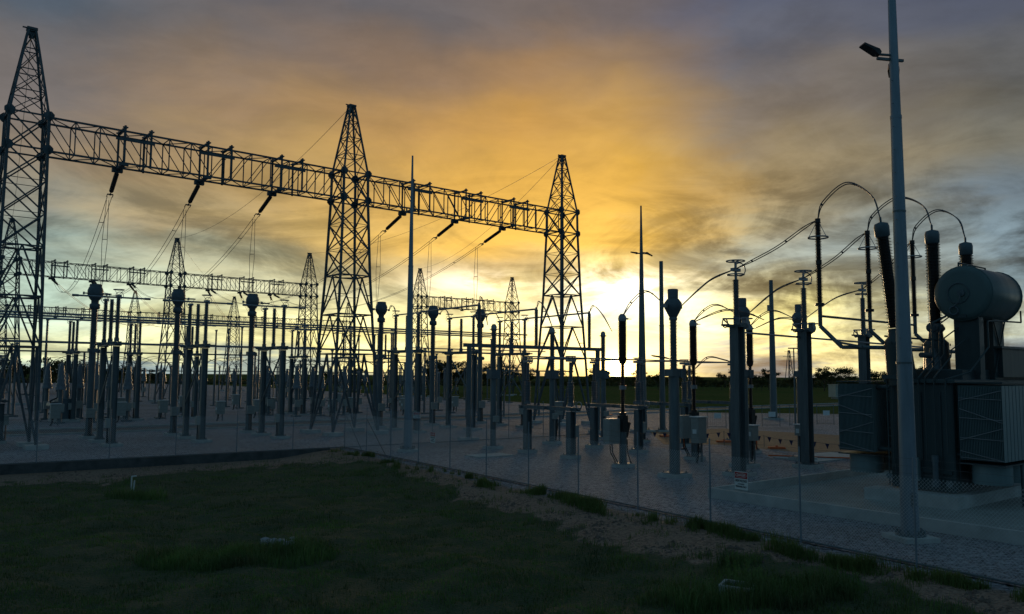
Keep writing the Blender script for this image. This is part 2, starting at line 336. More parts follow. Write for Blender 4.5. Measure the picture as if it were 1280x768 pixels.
def along(n,lo,hi,s0=1.,s1=46.):
    sN=s0+np.random.rand(n)*(s1-s0); dd=lo+np.random.rand(n)*(hi-lo); X=CR.x+FRd.x*sN+nR.x*dd; Y=CR.y+FRd.y*sN+nR.y*dd; z,out,dR,dL=gz(X,Y)
    k=f_fence(X,Y,out,dR,dL); return np.stack([X,Y,z],-1)[k]
g3=blades('verge_grass',along(150000,.6,1.9),.27,.010,GRASSM2); tag(g3,'line of weeds and grass tufts along the foot of the right fence','grass',kind='stuff')
def f_dirt(X,Y,out,dR,dL):
    nz=vnoise(X+60,Y+5,1.6,11); p=sst(1.2,2.2,out)*sst(.62,.74,nz)*.8; return (np.random.rand(len(X))<p)&(out<6)
g4=blades('dirt_grass',scatter(260000,f_dirt),.17,.009,GRASSM2); tag(g4,'sparse tufts of grass growing through the bare dirt strip','grass',kind='stuff')
def thick(x0,y0,rad,n,h,seed):
    c=gp(x0,y0,-.6); r=np.sqrt(np.random.rand(n))*rad; t=np.random.rand(n)*2*PI; X=c[0]+r*np.cos(t)*1.8; Y=c[1]+r*np.sin(t); z=gz(X,Y)[0]; return np.stack([X,Y,z],-1)
g5=blades('tussock_grass',np.concatenate([thick(315,692,1.5,3500,.38,1),thick(245,697,1.,1500,.33,1),thick(170,618,.8,700,.3,1),thick(950,756,1.6,5000,.4,2),thick(1010,752,1.1,3000,.36,3),thick(840,745,1.2,2500,.35,3)]),1.,.010,GRASSM)
# scale of that tussock set through its blades
bpy.data.objects.remove(g5)
def tuss(l,h):
    return blades('tussock_grass',np.concatenate([thick(*q) for q in l]),h,.010,GRASSM)
g5=tuss([(315,692,1.5,4200,.38,1),(245,697,1.,2000,.33,1),(170,618,.8,900,.3,1),(990,757,1.0,2600,.4,2),(880,760,.9,1800,.35,3),(925,724,.35,400,.3,1)],.36)
tag(g5,'dark tussocks of long grass standing in hollows of the lawn','grass',kind='stuff')
def clods(n):
    Y=15+np.random.rand(n)**1.1*42; X=(np.random.rand(n)*2-1)*(Y*.66+1); z,out,dR,dL=gz(X,Y); e=edge(X,Y,dR,dL)
    k=np.random.rand(n)<(.9*np.exp(-((out-e+.6)/.8)**2)*sst(.45,.65,vnoise(X+60,Y+5,.8,44))+.05*sst(1,1.5,out)*sst(0,-1,out-e)); return np.stack([X,Y,z],-1)[k]
cm=MB(); P_c=clods(60000)
oc=[(1,0,0),(0,1,0),(-1,0,0),(0,-1,0),(0,0,.8),(0,0,-.5)]; of=[(0,1,4),(1,2,4),(2,3,4),(3,0,4),(1,0,5),(2,1,5),(3,2,5),(0,3,5)]
for p in P_c:
    r=random.uniform(.025,.06)*(2.2 if random.random()<.08 else 1); a=random.random()*6.28; c_,s_=math.cos(a),math.sin(a)
    cm.add([(p[0]+r*(x*c_-y*s_)*random.uniform(.7,1.3),p[1]+r*(x*s_+y*c_)*random.uniform(.7,1.3),p[2]+r*z*random.uniform(.7,1.2)) for x,y,z in oc],of)
tag(cm.build('clods',DIRTM),'clods and crumbs of red earth scattered where the dirt strip meets the lawn','soil clods',kind='stuff')
# weeds with upright stalks
wd=MB(); c=gp(925,735,-.4)
for i in range(14):
    x=c[0]+random.gauss(0,.35); y=c[1]+random.gauss(0,.3); z=float(gz(np.array([x]),np.array([y]))[0][0]); h=random.uniform(.5,1.0); dx=random.gauss(0,.08); dy=random.gauss(0,.08)
    wd.tube((x,y,z),(x+dx,y+dy,z+h),.006,.003,n=4)
    for k in range(9):
        t=.3+.7*k/9; q=Vector((x+dx*t,y+dy*t,z+h*t)); a=random.random()*6.28; l=.09*(1.2-t)+.02
        wd.add([q,q+Vector((math.cos(a)*l,math.sin(a)*l,.05)),q+Vector((math.cos(a+.4)*l*.6,math.sin(a+.4)*l*.6,.07))],[(0,1,2)])
tag(wd.build('seeding_weed',GRASSM),'tall seeding weed stalks standing beside the concrete drain box','weed')
# ------------------------------------------------------------ lattice towers
TW=[(0,4.1),(6.6,3.45),(9.9,3.1),(13.2,2.75),(15.4,2.6),(17.6,2.45),(19.7,2.3),(22.0,2.25),(23.6,1.78),(25.1,1.32),(26.6,.86),(28.0,.42)]
def tw(z,base=None):
    prof=TW if base is None else base
    for (z0,w0),(z1,w1) in zip(prof[:-1],prof[1:]):
        if z<=z1: return w0+(w1-w0)*(z-z0)/(z1-z0)
    return prof[-1][1]
def corner(i,z,base=None):
    w=tw(z,base)/2; sx,sy=((-1,-1),(1,-1),(1,1),(-1,1))[i]; return Vector((sx*w,sy*w,z))
def make_tower(label,loc,rz,base=None,group=None):
    t=thing('lattice_tower',label,'lattice tower',loc,rz,group)
    zs=[q[0] for q in TW]
    for i in range(4):
        m=MB()
        for z0,z1 in zip([.25]+zs[1:-1],zs[1:]):
            w=.17 if z1<=22 else .13
            m.bar(corner(i,z0,base),corner(i,z1,base),w)
        for z in (19.7,22.):
            p=corner(i,z,base); sx=1 if p.x>0 else -1; sy=1 if p.y>0 else -1
            m.tube(p+Vector((0,sy*.06,0)),p+Vector((0,sy*.10,0)),.34,n=8,smooth=False); m.tube(p+Vector((sx*.06,0,0)),p+Vector((sx*.10,0,0)),.34,n=8,smooth=False)
        m.build('leg',LATT,t)
        p=corner(i,0,base); MB().box((p.x,p.y,.12),(1.3,1.3,.3)).build('footing',CONC,t)
    m=MB(); 
    for f in range(4):
        a,b=f,(f+1)%4; C=lambda i,z:corner(i,z,base)
        for z in (6.6,9.9,13.2): m.bar(C(a,z),C(b,z),.10)
        for zt,zb in ((6.6,.3),(9.9,6.6),(13.2,9.9)):
            ap=(C(a,zt)+C(b,zt))/2
            for e in (a,b):
                q=C(e,zb); m.bar(ap,q,.10 if zt>6.7 else .13)
                md=(ap+q)/2; m.bar(md,C(e,(zt+zb)/2),.05)
        for z0,z1 in ((13.2,15.4),(15.4,17.6),(17.6,19.7),(19.7,22.)):
            m.bar(C(a,z0),C(b,z1),.09); m.bar(C(b,z0),C(a,z1),.09)
        for z in (19.7,22.): m.bar(C(a,z),C(b,z),.10)
        for z in (15.4,17.6): m.bar(C(a,z),C(b,z),.04)
    m.build('bracing',LATT,t)
    for z in (6.6,9.9,13.2):
        mm=MB(); ms=[(corner(f,z,base)+corner((f+1)%4,z,base))/2 for f in range(4)]
        for k in range(4): mm.bar(ms[k],ms[(k+1)%4],.07)
        mm.build('plan_bracing',LATT,t)
    m=MB()
    for z0,z1 in ((22.,23.6),(23.6,25.1),(25.1,26.6),(26.6,27.9)):
        for f in range(4):
            a,b=f,(f+1)%4
            m.bar(corner(a,z1),corner(b,z1),.06)
            m.bar(corner(a,z0),corner(b,z1),.055) if f%2 else m.bar(corner(b,z0),corner(a,z1),.055)
            m.bar(corner(b,z0),corner(a,z1),.05) if f%2 else m.bar(corner(a,z0),corner(b,z1),.05)
    m.box((0,0,28.05),(.62,.62,.16)); m.box((.0,0,27.7),(.3,.3,.5)); m.bar((-.55,0,28.1),(.35,0,28.1),.08)
    m.build('peak',LATT,t)
    return t
GA=math.radians(39.1)
T1,T2,T3=Vector((-32.6,52.4,0)),Vector((-14.0,67.6,0)),Vector((5.2,83.1,0))
NARROW=[(0,2.75),(6.6,2.65),(9.9,2.55),(13.2,2.45),(15.4,2.4),(17.6,2.35)]+TW[6:]
tN=make_tower('nearest and largest lattice tower, at the left edge, carrying the end of the long beam',T1,GA,NARROW,'lattice towers of the gantries')
tB=make_tower('steel lattice tower in the middle of the nearest gantry, behind the fence corner',T2,GA,None,'lattice towers of the gantries')
T3o=dup(tB,T3,GA,'steel lattice tower at the right end of the nearest gantry, against the bright glow','lattice towers of the gantries')
G2=[Vector((-76.,120.,0)),Vector((-58.,137,0)),Vector((-39.2,153.4,0))]
for P,l in zip(G2,['hazy tower of the second gantry seen through the nearest left tower','slim tower in the middle of the second gantry, left of centre','tower at the right end of the second gantry, just left of the middle near tower']):
    dup(tB,P,math.radians(42),l,'lattice towers of the gantries')
G2b=[Vector((-20.3,175.1,0)),Vector((0,190.3,0))]
for P,l in zip(G2b,['small distant tower right of the tall slim mast','small distant tower just left of the right near tower']):
    dup(tB,P,math.radians(37),l,'lattice towers of the gantries')
G3=[Vector((-118,184,0)),Vector((-97,205,0)),Vector((-76.5,219.5,0)),Vector((-48.4,236,0))]
for P,l in zip(G3,['faint far tower at the left edge behind the second gantry','faint far tower below the left half of the second beam','faint far tower beside the right part of the second beam','faint far tower right behind the middle near tower']):
    dup(tB,P,math.radians(39),l,'lattice towers of the gantries',scale=(1,1,.92))
def make_beam(label,A,B,phases,zt=22.,zb=19.7,group='gantry beams',name='gantry_beam',off=1.25,dep=.85,pan=1.55,lw=.055):
    d=(B-A); Ln=d.length; rz=math.atan2(d.y,d.x); t=thing(name,label,'gantry beam',A,rz,group)
    x0,x1=off,Ln-off; n=max(2,int(round((x1-x0)/pan))); xs=[x0+(x1-x0)*i/n for i in range(n+1)]
    for (y,z) in ((-dep,zt),(dep,zt),(-dep,zb),(dep,zb)): MB().bar((x0-.25,y,z),(x1+.25,y,z),.12 if A.y<100 else .10).build('chord',LATT,t)
    m=MB()
    for i,x in enumerate(xs):
        for y in (-dep,dep): m.bar((x,y,zb),(x,y,zt),lw+.015)
        m.bar((x,-dep,zt),(x,dep,zt),lw); m.bar((x,-dep,zb),(x,dep,zb),lw)
        if i<n:
            nx=xs[i+1]; s=1 if i<n/2 else -1; p,q=(zb,zt) if s<0 else (zt,zb)
            for y in (-dep,dep): m.bar((x,y,p),(nx,y,q),lw)
            sy=dep if i%2 else -dep
            for z in (zt,zb): m.bar((x,sy,z),(nx,-sy,z),lw)
    m.build('lacing',LATT,t)
    for px in phases:
        h=MB()
        for k,dx in enumerate((0.,1.75)):
            for y in (-dep-.09,dep+.09): h.box((px+dx,y,(zt+zb)/2+.15),(.15,.05,zt-zb+.5))
            h.box((px+dx,0,zt+.22),(.2,2*dep+.3,.1)); h.box((px+dx,-dep-.1,zt+.26),(.34,.14,.08)); h.box((px+dx,dep+.1,zt+.26),(.34,.14,.08))
        h.box((px+.7,-dep-.12,zt-.62),(2.6,.05,.2)); h.box((px,0,zb-.12),(.3,2*dep+.25,.12)); h.box((px,dep+.05,zb-.2),(.7,.3,.28)); h.box((px,-dep-.05,zb-.1),(.6,.2,.2))
        h.build('hanger_frame',LATT,t)
    return t
ph=[(12.6-6.7),(18.4-6.7),(24.2-6.7)]
make_beam('nearest lattice beam, between the left edge tower and the middle tower',T1,T2,ph)
make_beam('nearest lattice beam, between the middle tower and the right tower',T2,T3,[36.3-30.8+.3,42.1-30.8+.3,47.9-30.8+.3])
make_beam('second lattice beam, left bay, behind the nearest beam',G2[0],G2[1],ph,lw=.06)
make_beam('second lattice beam, right bay ending left of the middle tower',G2[1],G2[2],ph,lw=.06)
make_beam('distant lattice beam right of the tall slim mast',G2b[0],G2b[1],ph,lw=.06)
for k,l in enumerate(['third and faintest lattice beam, from the left edge','third and faintest lattice beam, passing behind the column groups','third and faintest lattice beam, ending near the middle tower']):
    make_beam(l,G3[k],G3[k+1],ph,zt=20.3,zb=18.1,lw=.07)
make_beam('faint left extension of the second beam running out of the picture',G2[0]+Vector((-18.4,-16.5,0)),G2[0],ph,lw=.06)
# ------------------------------------------------------------ strings, overhead conductors, droppers
def cat(P,Q,sag,n=22):
    return [P.lerp(Q,i/n)-Vector((0,0,sag*4*(i/n)*(1-i/n))) for i in range(n+1)]
def string_span(P,Q,sag,lab,row,wr=.022,strings=True):
    """insulator string at both ends and twin conductor between them"""
    pts=cat(P,Q,sag,40); n=len(pts)
    L0=4.6 if strings and P.y<100 else 3.6
    def place(seq,l):
        acc=0
        for i in range(1,len(seq)):
            acc+=(seq[i]-seq[i-1]).length
            if acc>=L0: break
        a=seq[0]; b=a+(seq[i]-a).normalized()*L0
        t=thing('insulator_string',l,'insulator string',a,0,'insulator strings of the gantries')
        d=(b-a); o=Vector((0,0,0)); m=MB().sheds(o+d*.10,o+d*.78,.10,.17,.12,10); m.build('porcelain_disc',PORC,t)
        m=MB().bar(o,o+d*.10,.06).bar(o+d*.78,o+d*.90,.06); sd=d.cross(Vector((0,0,1))).normalized()*.2
        m.bar(o+d*.9-sd,o+d*.9+sd,.09).bar(o+d*.9-sd,o+d-sd,.05).bar(o+d*.9+sd,o+d+sd,.05); m.bar(o+d*.88,o+d*.92,.1); m.build('yoke_plate',LATT,t)
        return b,i
    b0,i0=place(pts,lab+', near end'); b1,i1=place(pts[::-1],lab+', far end')
    mid=[b0]+[p for p in pts[i0+1:n-i1-1]]+[b1]
    d=(Q-P); sd=d.cross(Vector((0,0,1))).normalized()*.16
    m=MB()
    for s in (-1,1): m.path([p+sd*s for p in mid],wr,n=5)
    for k in range(2,len(mid)-1,12): m.bar(mid[k]-sd,mid[k]+sd,.05)
    tag(m.build('overhead_conductor',WIRE),row,'overhead conductor','twin overhead conductors between gantries')
    return b0,b1
def beam_pt(A,B,x,z=19.45): d=(B-A).normalized(); return A+d*x+Vector((0,0,z))
drops=[]
names=['left','centre','right']
for bay,(A,B,C,D,pp,nm) in enumerate([(T1,T2,G2[0],G2[1],[5.9,11.7,17.5],'left bay'),(T2,T3,G2[1],G2[2],[5.8,11.6,17.4],'right bay')]):
    for k,x in enumerate(pp):
        P=beam_pt(A,B,x); Q=beam_pt(C,D,5.9+5.8*k)
        off=Vector((-sa,ca,0))*.9; b0,b1=string_span(P+off,Q-off,5.0,f'dark {names[k]} insulator string, {nm} of the nearest beam',f'{names[k]} twin conductor sloping back from the {nm} of the nearest beam')
        drops.append((b0,bay,k))
for k in range(3):   # second to third gantry
    off=Vector((-sa,ca,0))*.9
    string_span(beam_pt(G2[0],G2[1],5.9+5.8*k)+off,beam_pt(G3[1],G3[2],5.9+5.8*k,17.9)-off,3.5,f'small {names[k]} insulator string behind the second beam left bay',f'far {names[k]} twin conductor behind the second beam left bay',.03)
    string_span(beam_pt(G2[1],G2[2],5.9+5.8*k)+off,beam_pt(G3[2],G3[3],5.9+5.8*k,17.9)-off,3.5,f'small {names[k]} insulator string behind the second beam right bay',f'far {names[k]} twin conductor behind the second beam right bay',.03)
for b0,bay,k in drops:
    if bay==0: a,z=(12.6+5.8*k),11.4
    else: a,z=(36.3+5.8*k),11.4
    b0=b0+Vector((-sa,ca,-.25))*.6
    E=W(a,67.2,z); E=Vector((b0.x*.75+E.x*.25,b0.y*.75+E.y*.25,z))
    m=MB(); m.path([b0+Vector((-.09,0,0)),b0.lerp(E,.5)+Vector((-.2,0,0)),E+Vector((-.04,0,0))],.02,5); m.path([b0+Vector((.09,0,0)),b0.lerp(E,.5)+Vector((.2,0,0)),E+Vector((.04,0,0))],.02,5)
    for t in (.45,): q=b0.lerp(E,t); m.bar(q-Vector((.16,0,0)),q+Vector((.16,0,0)),.04)
    tag(m.build('dropper',WIRE),f'twin dropper hanging from the {names[k]} string, {["left","right"][bay]} bay','dropper','droppers under the nearest beam')
def wire(P,Q,sag,label,r=.02,name='earth_wire',cat_='earth wire',group='earth wires from the tower peaks'):
    m=MB().path(cat(Vector(P),Vector(Q),sag,24),r,5); return tag(m.build(name,WIRE),label,cat_,group)
tp=lambda P,z=28.1:Vector((P[0],P[1],z))
wire(tp(T1),tp(G2[0]),2.5,'thin earth wire falling back from the peak of the left edge tower')
wire(tp(T2),tp(G2[1]),2.5,'thin earth wire falling back from the peak of the middle tower')
wire(tp(T3),tp(G2[2]),2.5,'upper thin earth wire falling back from the right tower peak')
wire(tp(T3),tp(G2b[0]),2.5,'steeper thin earth wire falling back from the right tower peak')
wire(tp(G2[1]),tp(G3[2],25.8),2,'faint earth wire behind the middle tower of the second gantry')
wire(tp(G2[2]),tp(G3[3],25.8),2,'faint earth wire behind the right tower of the second gantry')
# ------------------------------------------------------------ yard equipment, prototypes
def base_plate(t,x,y,r,pad=1.1):
    MB().box((x,y,.09),(pad,pad,.18)).build('footing',CONC,t)
    m=MB().box((x,y,.2),(r*2.7,r*2.7,.04))
    for sx in (-1,1):
        for sy in (-1,1): m.tube((x+sx*r*1.15,y+sy*r*1.15,.18),(x+sx*r*1.15,y+sy*r*1.15,.3),.03,n=6)
        m.add([(x+sx*r*1.2,y,.22),(x+sx*r*.9,y,.5),(x+sx*r*.9,y,.22)],[(0,1,2)])
    m.build('base_plate',STEEL,t)
def make_ct(label,loc,group):
    t=thing('current_transformer',label,'current transformer',loc,None,group); base_plate(t,0,0,.27)
    MB().tube((0,0,.2),(0,0,6.45),.25,n=14).build('column',STEEL,t)
    MB().rbox((0,0,6.6),(.62,.62,.34)).tube((.3,0,6.6),(.5,0,6.6),.12,n=8).build('terminal_box',STEEL,t)
    MB().sheds((0,0,6.78),(0,0,9.75),.20,.275,.085,14).build('insulator',GREYP,t)
    m=MB().lathe([(.25,9.75),(.36,9.8),(.38,10.1),(.26,10.22)],n=16).build('collar',HEAD,t)
    MB().lathe([(.26,10.2),(.27,10.42),(.36,10.5),(.52,10.78),(.55,10.9),(.55,11.2),(.47,11.42),(.43,11.46),(.43,11.62),(.38,11.68)],n=18).build('head',HEAD,t)
    m=MB().tube((-.85,0,10.95),(.85,0,10.95),.05,n=8).box((.8,0,10.95),(.1,.2,.2)).box((-.8,0,10.95),(.1,.2,.2)); m.build('terminal',ALU,t)
    m=MB().rbox((0,-.42,1.9),(.62,.3,.7)); m.build('marshalling_box',BOX,t)
    m=MB().tube((.1,-.4,.2),(.1,-.4,1.55),.035,n=6).tube((-.1,-.4,.2),(-.1,-.4,1.55),.035,n=6).tube((.0,-.45,.2),(.0,-.4,1.55),.035,n=6); m.build('conduit',BLACK,t)
    return t
def make_disc(label,loc,group,closed):
    t=thing('disconnector',label,'disconnector',loc,None,group)
    for s in (-1,1):
        y=1.95*s; base_plate(t,0,y,.24,1.2)
        MB().isec(0,y,.2,6.75,.36).build('column',STEEL,t)
        MB().box((0,y,6.8),(.55,.55,.06)).build('cap_plate',STEEL,t)
    m=MB()
    for s in (-1,1): m.bar((.12*s,-1.9*s,2.6),(.12*s,1.9*s,6.5),.09)
    m.build('bracing',STEEL,t)
    m=MB()
    for x in (-.16,.16): m.box((x,0,6.95),(.09,5.0,.24))
    m.box((0,0,6.95),(1.5,.16,.14)).box((0,2.3,6.95),(1.1,.12,.12)).box((0,-2.3,6.95),(1.3,.12,.12)); m.build('base_frame',STEEL,t)
    for y in (-1.95,0,1.95):
        MB().tube((0,y,7.07),(0,y,7.3),.17,n=10).sheds((0,y,7.3),(0,y,9.95),.11,.17,.085,12).tube((0,y,9.95),(0,y,10.1),.12,n=10).build('post_insulator',GREYP,t)
    m=MB()
    if closed: m.tube((0,-2.2,10.25),(0,2.2,10.25),.06,n=8)
    else: m.tube((-2.45,.15,10.25),(2.45,-.15,10.25),.065,n=8).tube((-2.5,.15,10.25),(-2.1,.13,10.25),.09,n=8).tube((2.5,-.15,10.25),(2.1,-.13,10.25),.09,n=8)
    m.build('blade',ALU,t)
    for y in (-1.95,1.95):
        m=MB().box((0,y,10.18),(.3,.5,.14)).ring((0,y,10.62),.34,.03); 
        for q in (-.3,.3): m.tube((0,y+q*.2,10.2),(q,y,10.62),.015,n=5)
        m.ring((0,y+.28*(1 if y>0 else -1),10.2),.24,.02,axis=(0,1,0)); m.build('contact',ALU,t)
    MB().rbox((-.32,-1.95,1.55),(.26,.42,.62)).build('drive_box',BOX,t)
    m=MB().tube((-.32,-1.95,1.85),(-.3,-1.95,6.8),.03,n=6); m.build('drive_rod',STEEL,t)
    MB().tube((-.32,-1.9,.1),(-.32,-1.9,1.3),.04,n=6).tube((-.26,-2.,.1),(-.32,-2.,1.3),.03,n=6).build('conduit',BLACK,t)
    return t
nm6=['leftmost','second','third','fourth','fifth','rightmost']
hint=['just right of the big left tower','second from the left','left of the middle tower','touching the right side of the middle tower','between the tall slim mast and the centre','left of the right near tower']
ctA=[12.75,18.75,24.7,36.7,42.7,48.6]; ctB=[67.6,67.3,66.9,66.2,66.6,66.8]
cts=[]
for i in range(6):
    l=f'bulb-headed current transformer on a tall column, {hint[i]}'
    P=W(ctA[i],ctB[i])
    if i==0: c0=make_ct(l,P,'bulb-headed current transformers'); 
    else: dup(c0,P,None,l,'bulb-headed current transformers')
dA=[12.7,18.6,24.5,36.4,42.2,48.2]
dO=make_disc('tall disconnector with open blade, '+hint[0],W(dA[0],61.6),'tall disconnectors',False)
for i in (1,2): dup(dO,W(dA[i],61.5),None,'tall disconnector with open blade, '+hint[i],'tall disconnectors')
dC=make_disc('tall disconnector with closed blade, '+hint[3],W(dA[3],61.),'tall disconnectors',True)
for i in (4,5): dup(dC,W(dA[i],61.),None,'tall disconnector with closed blade, '+hint[i],'tall disconnectors')
fk=[(15.5,92),(21.4,92),(27.3,92),(40,92.5),(46,92.5),(52,92.5)]
for i,(a,b) in enumerate(fk): dup(dO if i<3 else dC,W(a,b),None,f'smaller far disconnector behind the service road, {ordw(i)} from the left','far tall disconnectors')
# tubular conductors from the closed disconnectors toward the camera, and the beam that carries them
for i in (3,4,5):
    a=dA[i]; m=MB().tube(W(a,58.9,10.3),W(a,50.2,10.35),.075,n=8); m.lathe([(.09,0),(.09,.3)],W(a,50.2,10.2),8)
    tag(m.build('tubular_busbar',ALU),f'aluminium tube rising to the right from the {["left","middle","right"][i-3]} closed disconnector','busbar','tubes from the closed disconnectors')
bt=thing('busbar_portal','long low crossbeam carrying three insulators, in front of the right near tower','busbar portal',W(0,0),0)
m=MB(); m.box((0,0,0),(.1,.1,.1)); 
for a in (35.5,49.2):
    p=W(a,50.2); MB().tube((p.x,p.y,.1),(p.x,p.y,7.1),.2,n=12).build('column',STEEL,bt); MB().box((p.x,p.y,.1),(1.2,1.2,.2),ANG).build('footing',CONC,bt)
pm=W(42.3,50.2); MB().box((pm.x,pm.y,7.2),(14.6,.24,.28),ANG).build('crossbeam',STEEL,bt)
for i in (3,4,5):
    p=W(dA[i],50.2); MB().sheds((p.x,p.y,7.35),(p.x,p.y,10.1),.12,.19,.09,12).tube((p.x,p.y,10.1),(p.x,p.y,10.3),.14,n=10).build('post_insulator',GREYP,bt)
# ------------------------------------------------------------ low disconnectors (transformer bay)
def make_low(label,loc,group):
    t=thing('low_disconnector',label,'disconnector',loc,None,group)
    for s in (-1,1):
        y=2.05*s; MB().isec(0,y,.1,2.75,.40).build('column',STEEL,t); base_plate(t,0,y,.26,.9)
        MB().tube((0,y,3.1),(0,y,3.3),.2,n=10).sheds((0,y,3.3),(0,y,4.55),.16,.23,.08,12).build('lower_insulator',GREYP,t)
        MB().sheds((0,y,4.6),(0,y,5.75),.10,.15,.08,12).build('upper_insulator',GREYP,t)
        m=MB().box((0,y,5.85),(.35,.55,.16)).ring((.0,y,6.1),.3,.035).ring((.25,y,5.9),.2,.03,axis=(1,0,0)).tube((-.3,y,6.0),(.3,y,6.0),.06,n=8); m.build('contact',ALU,t)
    m=MB()
    for x in (-.17,.17): m.box((x,0,2.92),(.09,5.4,.22))
    m.box((0,2.4,2.92),(.8,.14,.14)).box((0,-2.4,2.92),(.9,.14,.14)).box((0,0,2.92),(.9,.14,.14)); m.build('base_frame',STEEL,t)
    m=MB().tube((0,-2.1,6.0),(0,2.1,6.0),.05,n=8); m.build('blade',ALU,t)
    m=MB().ring((-.1,-2.9,3.15),.22,.03,axis=(1,0,0)).tube((-.1,-2.5,3.0),(-.1,-2.9,2.95),.03,n=6); m.build('earth_switch',ALU,t)
    MB().rbox((.36,-2.05,1.6),(.3,.45,.7)).build('drive_box',BOX,t)
    MB().tube((.36,-2.,.1),(.36,-2.,1.3),.05,n=6).tube((.33,-2.12,.1),(.33,-2.12,1.3),.035,n=6).build('conduit',BLACK,t)
    return t
LA=[33.0,39.0,45.2]; Lh=['left','middle','right']
lo=make_low('low disconnector on two short columns, leftmost of three, right of the pit cover',W(LA[0],38.05),'low disconnectors')
dup(lo,W(LA[1],38.1),None,'low disconnector on two short columns, middle of three, below the right near tower','low disconnectors')
dup(lo,W(LA[2],39.4),None,'low disconnector on two short columns, rightmost of three, behind the first breaker','low disconnectors')
dup(lo,W(51.3,39.8),None,'low disconnector partly hidden behind the short bulb-headed transformer','low disconnectors')
m=MB().tube(W(33,40.1,6.15),W(56,41.8,6.1),.05,n=8); tag(m.build('tubular_busbar',ALU),'thin tube running right over the tops of the low disconnectors','busbar')
# capacitor voltage transformers in front of the portal
def make_vt(label,loc,group,h=8.4):
    t=thing('voltage_transformer',label,'voltage transformer',loc,None,group); base_plate(t,0,0,.24,1.)
    MB().tube((0,0,.2),(0,0,4.7),.2,n=12).build('column',STEEL,t)
    MB().rbox((0,0,5.0),(.75,.65,.6)).build('tank',HEAD,t)
    MB().sheds((0,0,5.3),(0,0,h-.5),.15,.23,.08,12).build('insulator',GREYP,t)
    MB().lathe([(.16,h-.5),(.2,h-.42),(.2,h-.15),(.1,h)],n=12).ring((0,0,h-.35),.28,.03).build('cap',ALU,t)
    MB().rbox((-.02,-.34,2.),(.4,.24,.4)).build('terminal_box',BOX,t)
    return t
v0=make_vt('slim voltage transformer with a square tank at mid height, beside the pit cover',W(32.8,43.5),'voltage transformers')
dup(v0,W(38.6,44.1),None,'slim voltage transformer standing in line with the right near tower','voltage transformers')
dup(v0,W(44.6,44.9),None,'slim voltage transformer in the bright glow left of the first breaker','voltage transformers')
dup(lo,Vector(gp(-6,552)).to_3d(),None,'low disconnector cut off by the left edge, in front of the big left tower','low disconnectors')
# live tank breakers
def make_cb(label,loc,group):
    t=thing('circuit_breaker',label,'circuit breaker',loc,None,group); base_plate(t,0,0,.27,.9)
    MB().tube((0,0,.2),(0,0,1.9),.2,n=12).build('pedestal',STEEL,t)
    MB().rbox((.0,0,2.35),(.42,.42,.9)).tube((.15,-.1,1.6),(.4,-.1,2.4),.09,n=8).build('mechanism',BLACK,t)
    MB().tube((0,0,2.8),(0,0,2.95),.19,n=12).sheds((0,0,2.95),(0,0,4.2),.095,.135,.05,12).build('lower_insulator',PORC,t)
    MB().tube((0,0,4.2),(0,0,4.42),.19,n=12).build('flange',ALU,t)
    MB().sheds((0,0,4.42),(0,0,5.65),.095,.135,.05,12).build('upper_insulator',PORC,t)
    MB().lathe([(.14,5.6),(.2,5.7),(.24,5.95)],n=14).sheds((0,0,5.95),(0,0,7.95),.2,.275,.055,14).build('interrupter',PORC,t)
    MB().lathe([(.22,7.95),(.24,8.1),(.2,8.25),(.1,8.36)],n=14).tube((0,0,8.15),(.45,0,8.1),.05,n=8).box((.5,0,8.1),(.35,.12,.03)).build('cap',ALU,t)
    MB().rbox((-.62,.25,1.95),(.85,.5,1.35)).build('control_cabinet',BOX,t).location=(0,0,0)
    MB().box((-.2,.2,1.9),(.5,.08,.08)).box((-.2,.2,1.5),(.5,.08,.08)).build('bracket',STEEL,t)
    m=MB()
    for q in (-.1,.05): m.path([Vector((q-.6,.3,1.3)),Vector((q-.55,.3,.8)),Vector((q-.3,.2,.3)),Vector((q-.3,.2,.1))],.035)
    m.path([Vector((.22,-.1,1.5)),Vector((.25,-.1,.8)),Vector((.5,-.15,.1))],.03); m.build('cable',BLACK,t)
    return t
CBP=[Vector((6.1,44.1,0)),Vector((10.95,48.3,0)),Vector((15.6,52.5,0))]
cb=make_cb('circuit breaker pole with a fat black chamber, in front of the setting sun','' or CBP[0],'circuit breaker poles')
dup(cb,CBP[1],None,'circuit breaker pole with a fat dark chamber, just right of the short bulb-headed transformer','circuit breaker poles')
dup(cb,CBP[2],None,'circuit breaker pole half hidden by the left big square post','circuit breaker poles')
def cabinet(P,w,d,h,z,label,post=True):
    t=thing('control_cabinet',label,'cabinet',P,None,'control cabinets'); MB().rbox((0,0,z+h/2),(w,d,h)).build('body',BOX,t)
    MB().box((0,0,z+h+.03),(w+.12,d+.12,.05)).build('rain_hood',WHITE,t); MB().box((-w/2-.012,0,z+h*.45),(.02,d*.5,.25)).build('nameplate',WHITE,t)
    m=MB(); 
    for s in (-1,1): m.bar((s*w*.3,0,.05),(s*w*.3,0,z),.09)
    m.bar((-w*.3,0,.15),(w*.3,0,z-.1),.04); m.build('stand',STEEL,t)
    MB().path([Vector((-w*.2,-.1,z)),Vector((-w*.25,-.12,z*.5)),Vector((-w*.5,-.15,.05))],.05).build('cable',BLACK,t); return t
cabinet(atY(874,575,46.3).xy.to_3d(),.75,.55,1.45,1.15,'beige control cabinet with a white notice, right of the second breaker foot')
cabinet(gp(941,578),.6,.45,.85,1.25,'small grey cabinet behind the left big square post')
cabinet(gp(697,553),.62,.5,.95,2.,'small grey cabinet on a post between the two low disconnector columns')
cabinet(gp(1001,580),.5,.4,.6,1.6,'small cabinet fixed beside the right big square post')
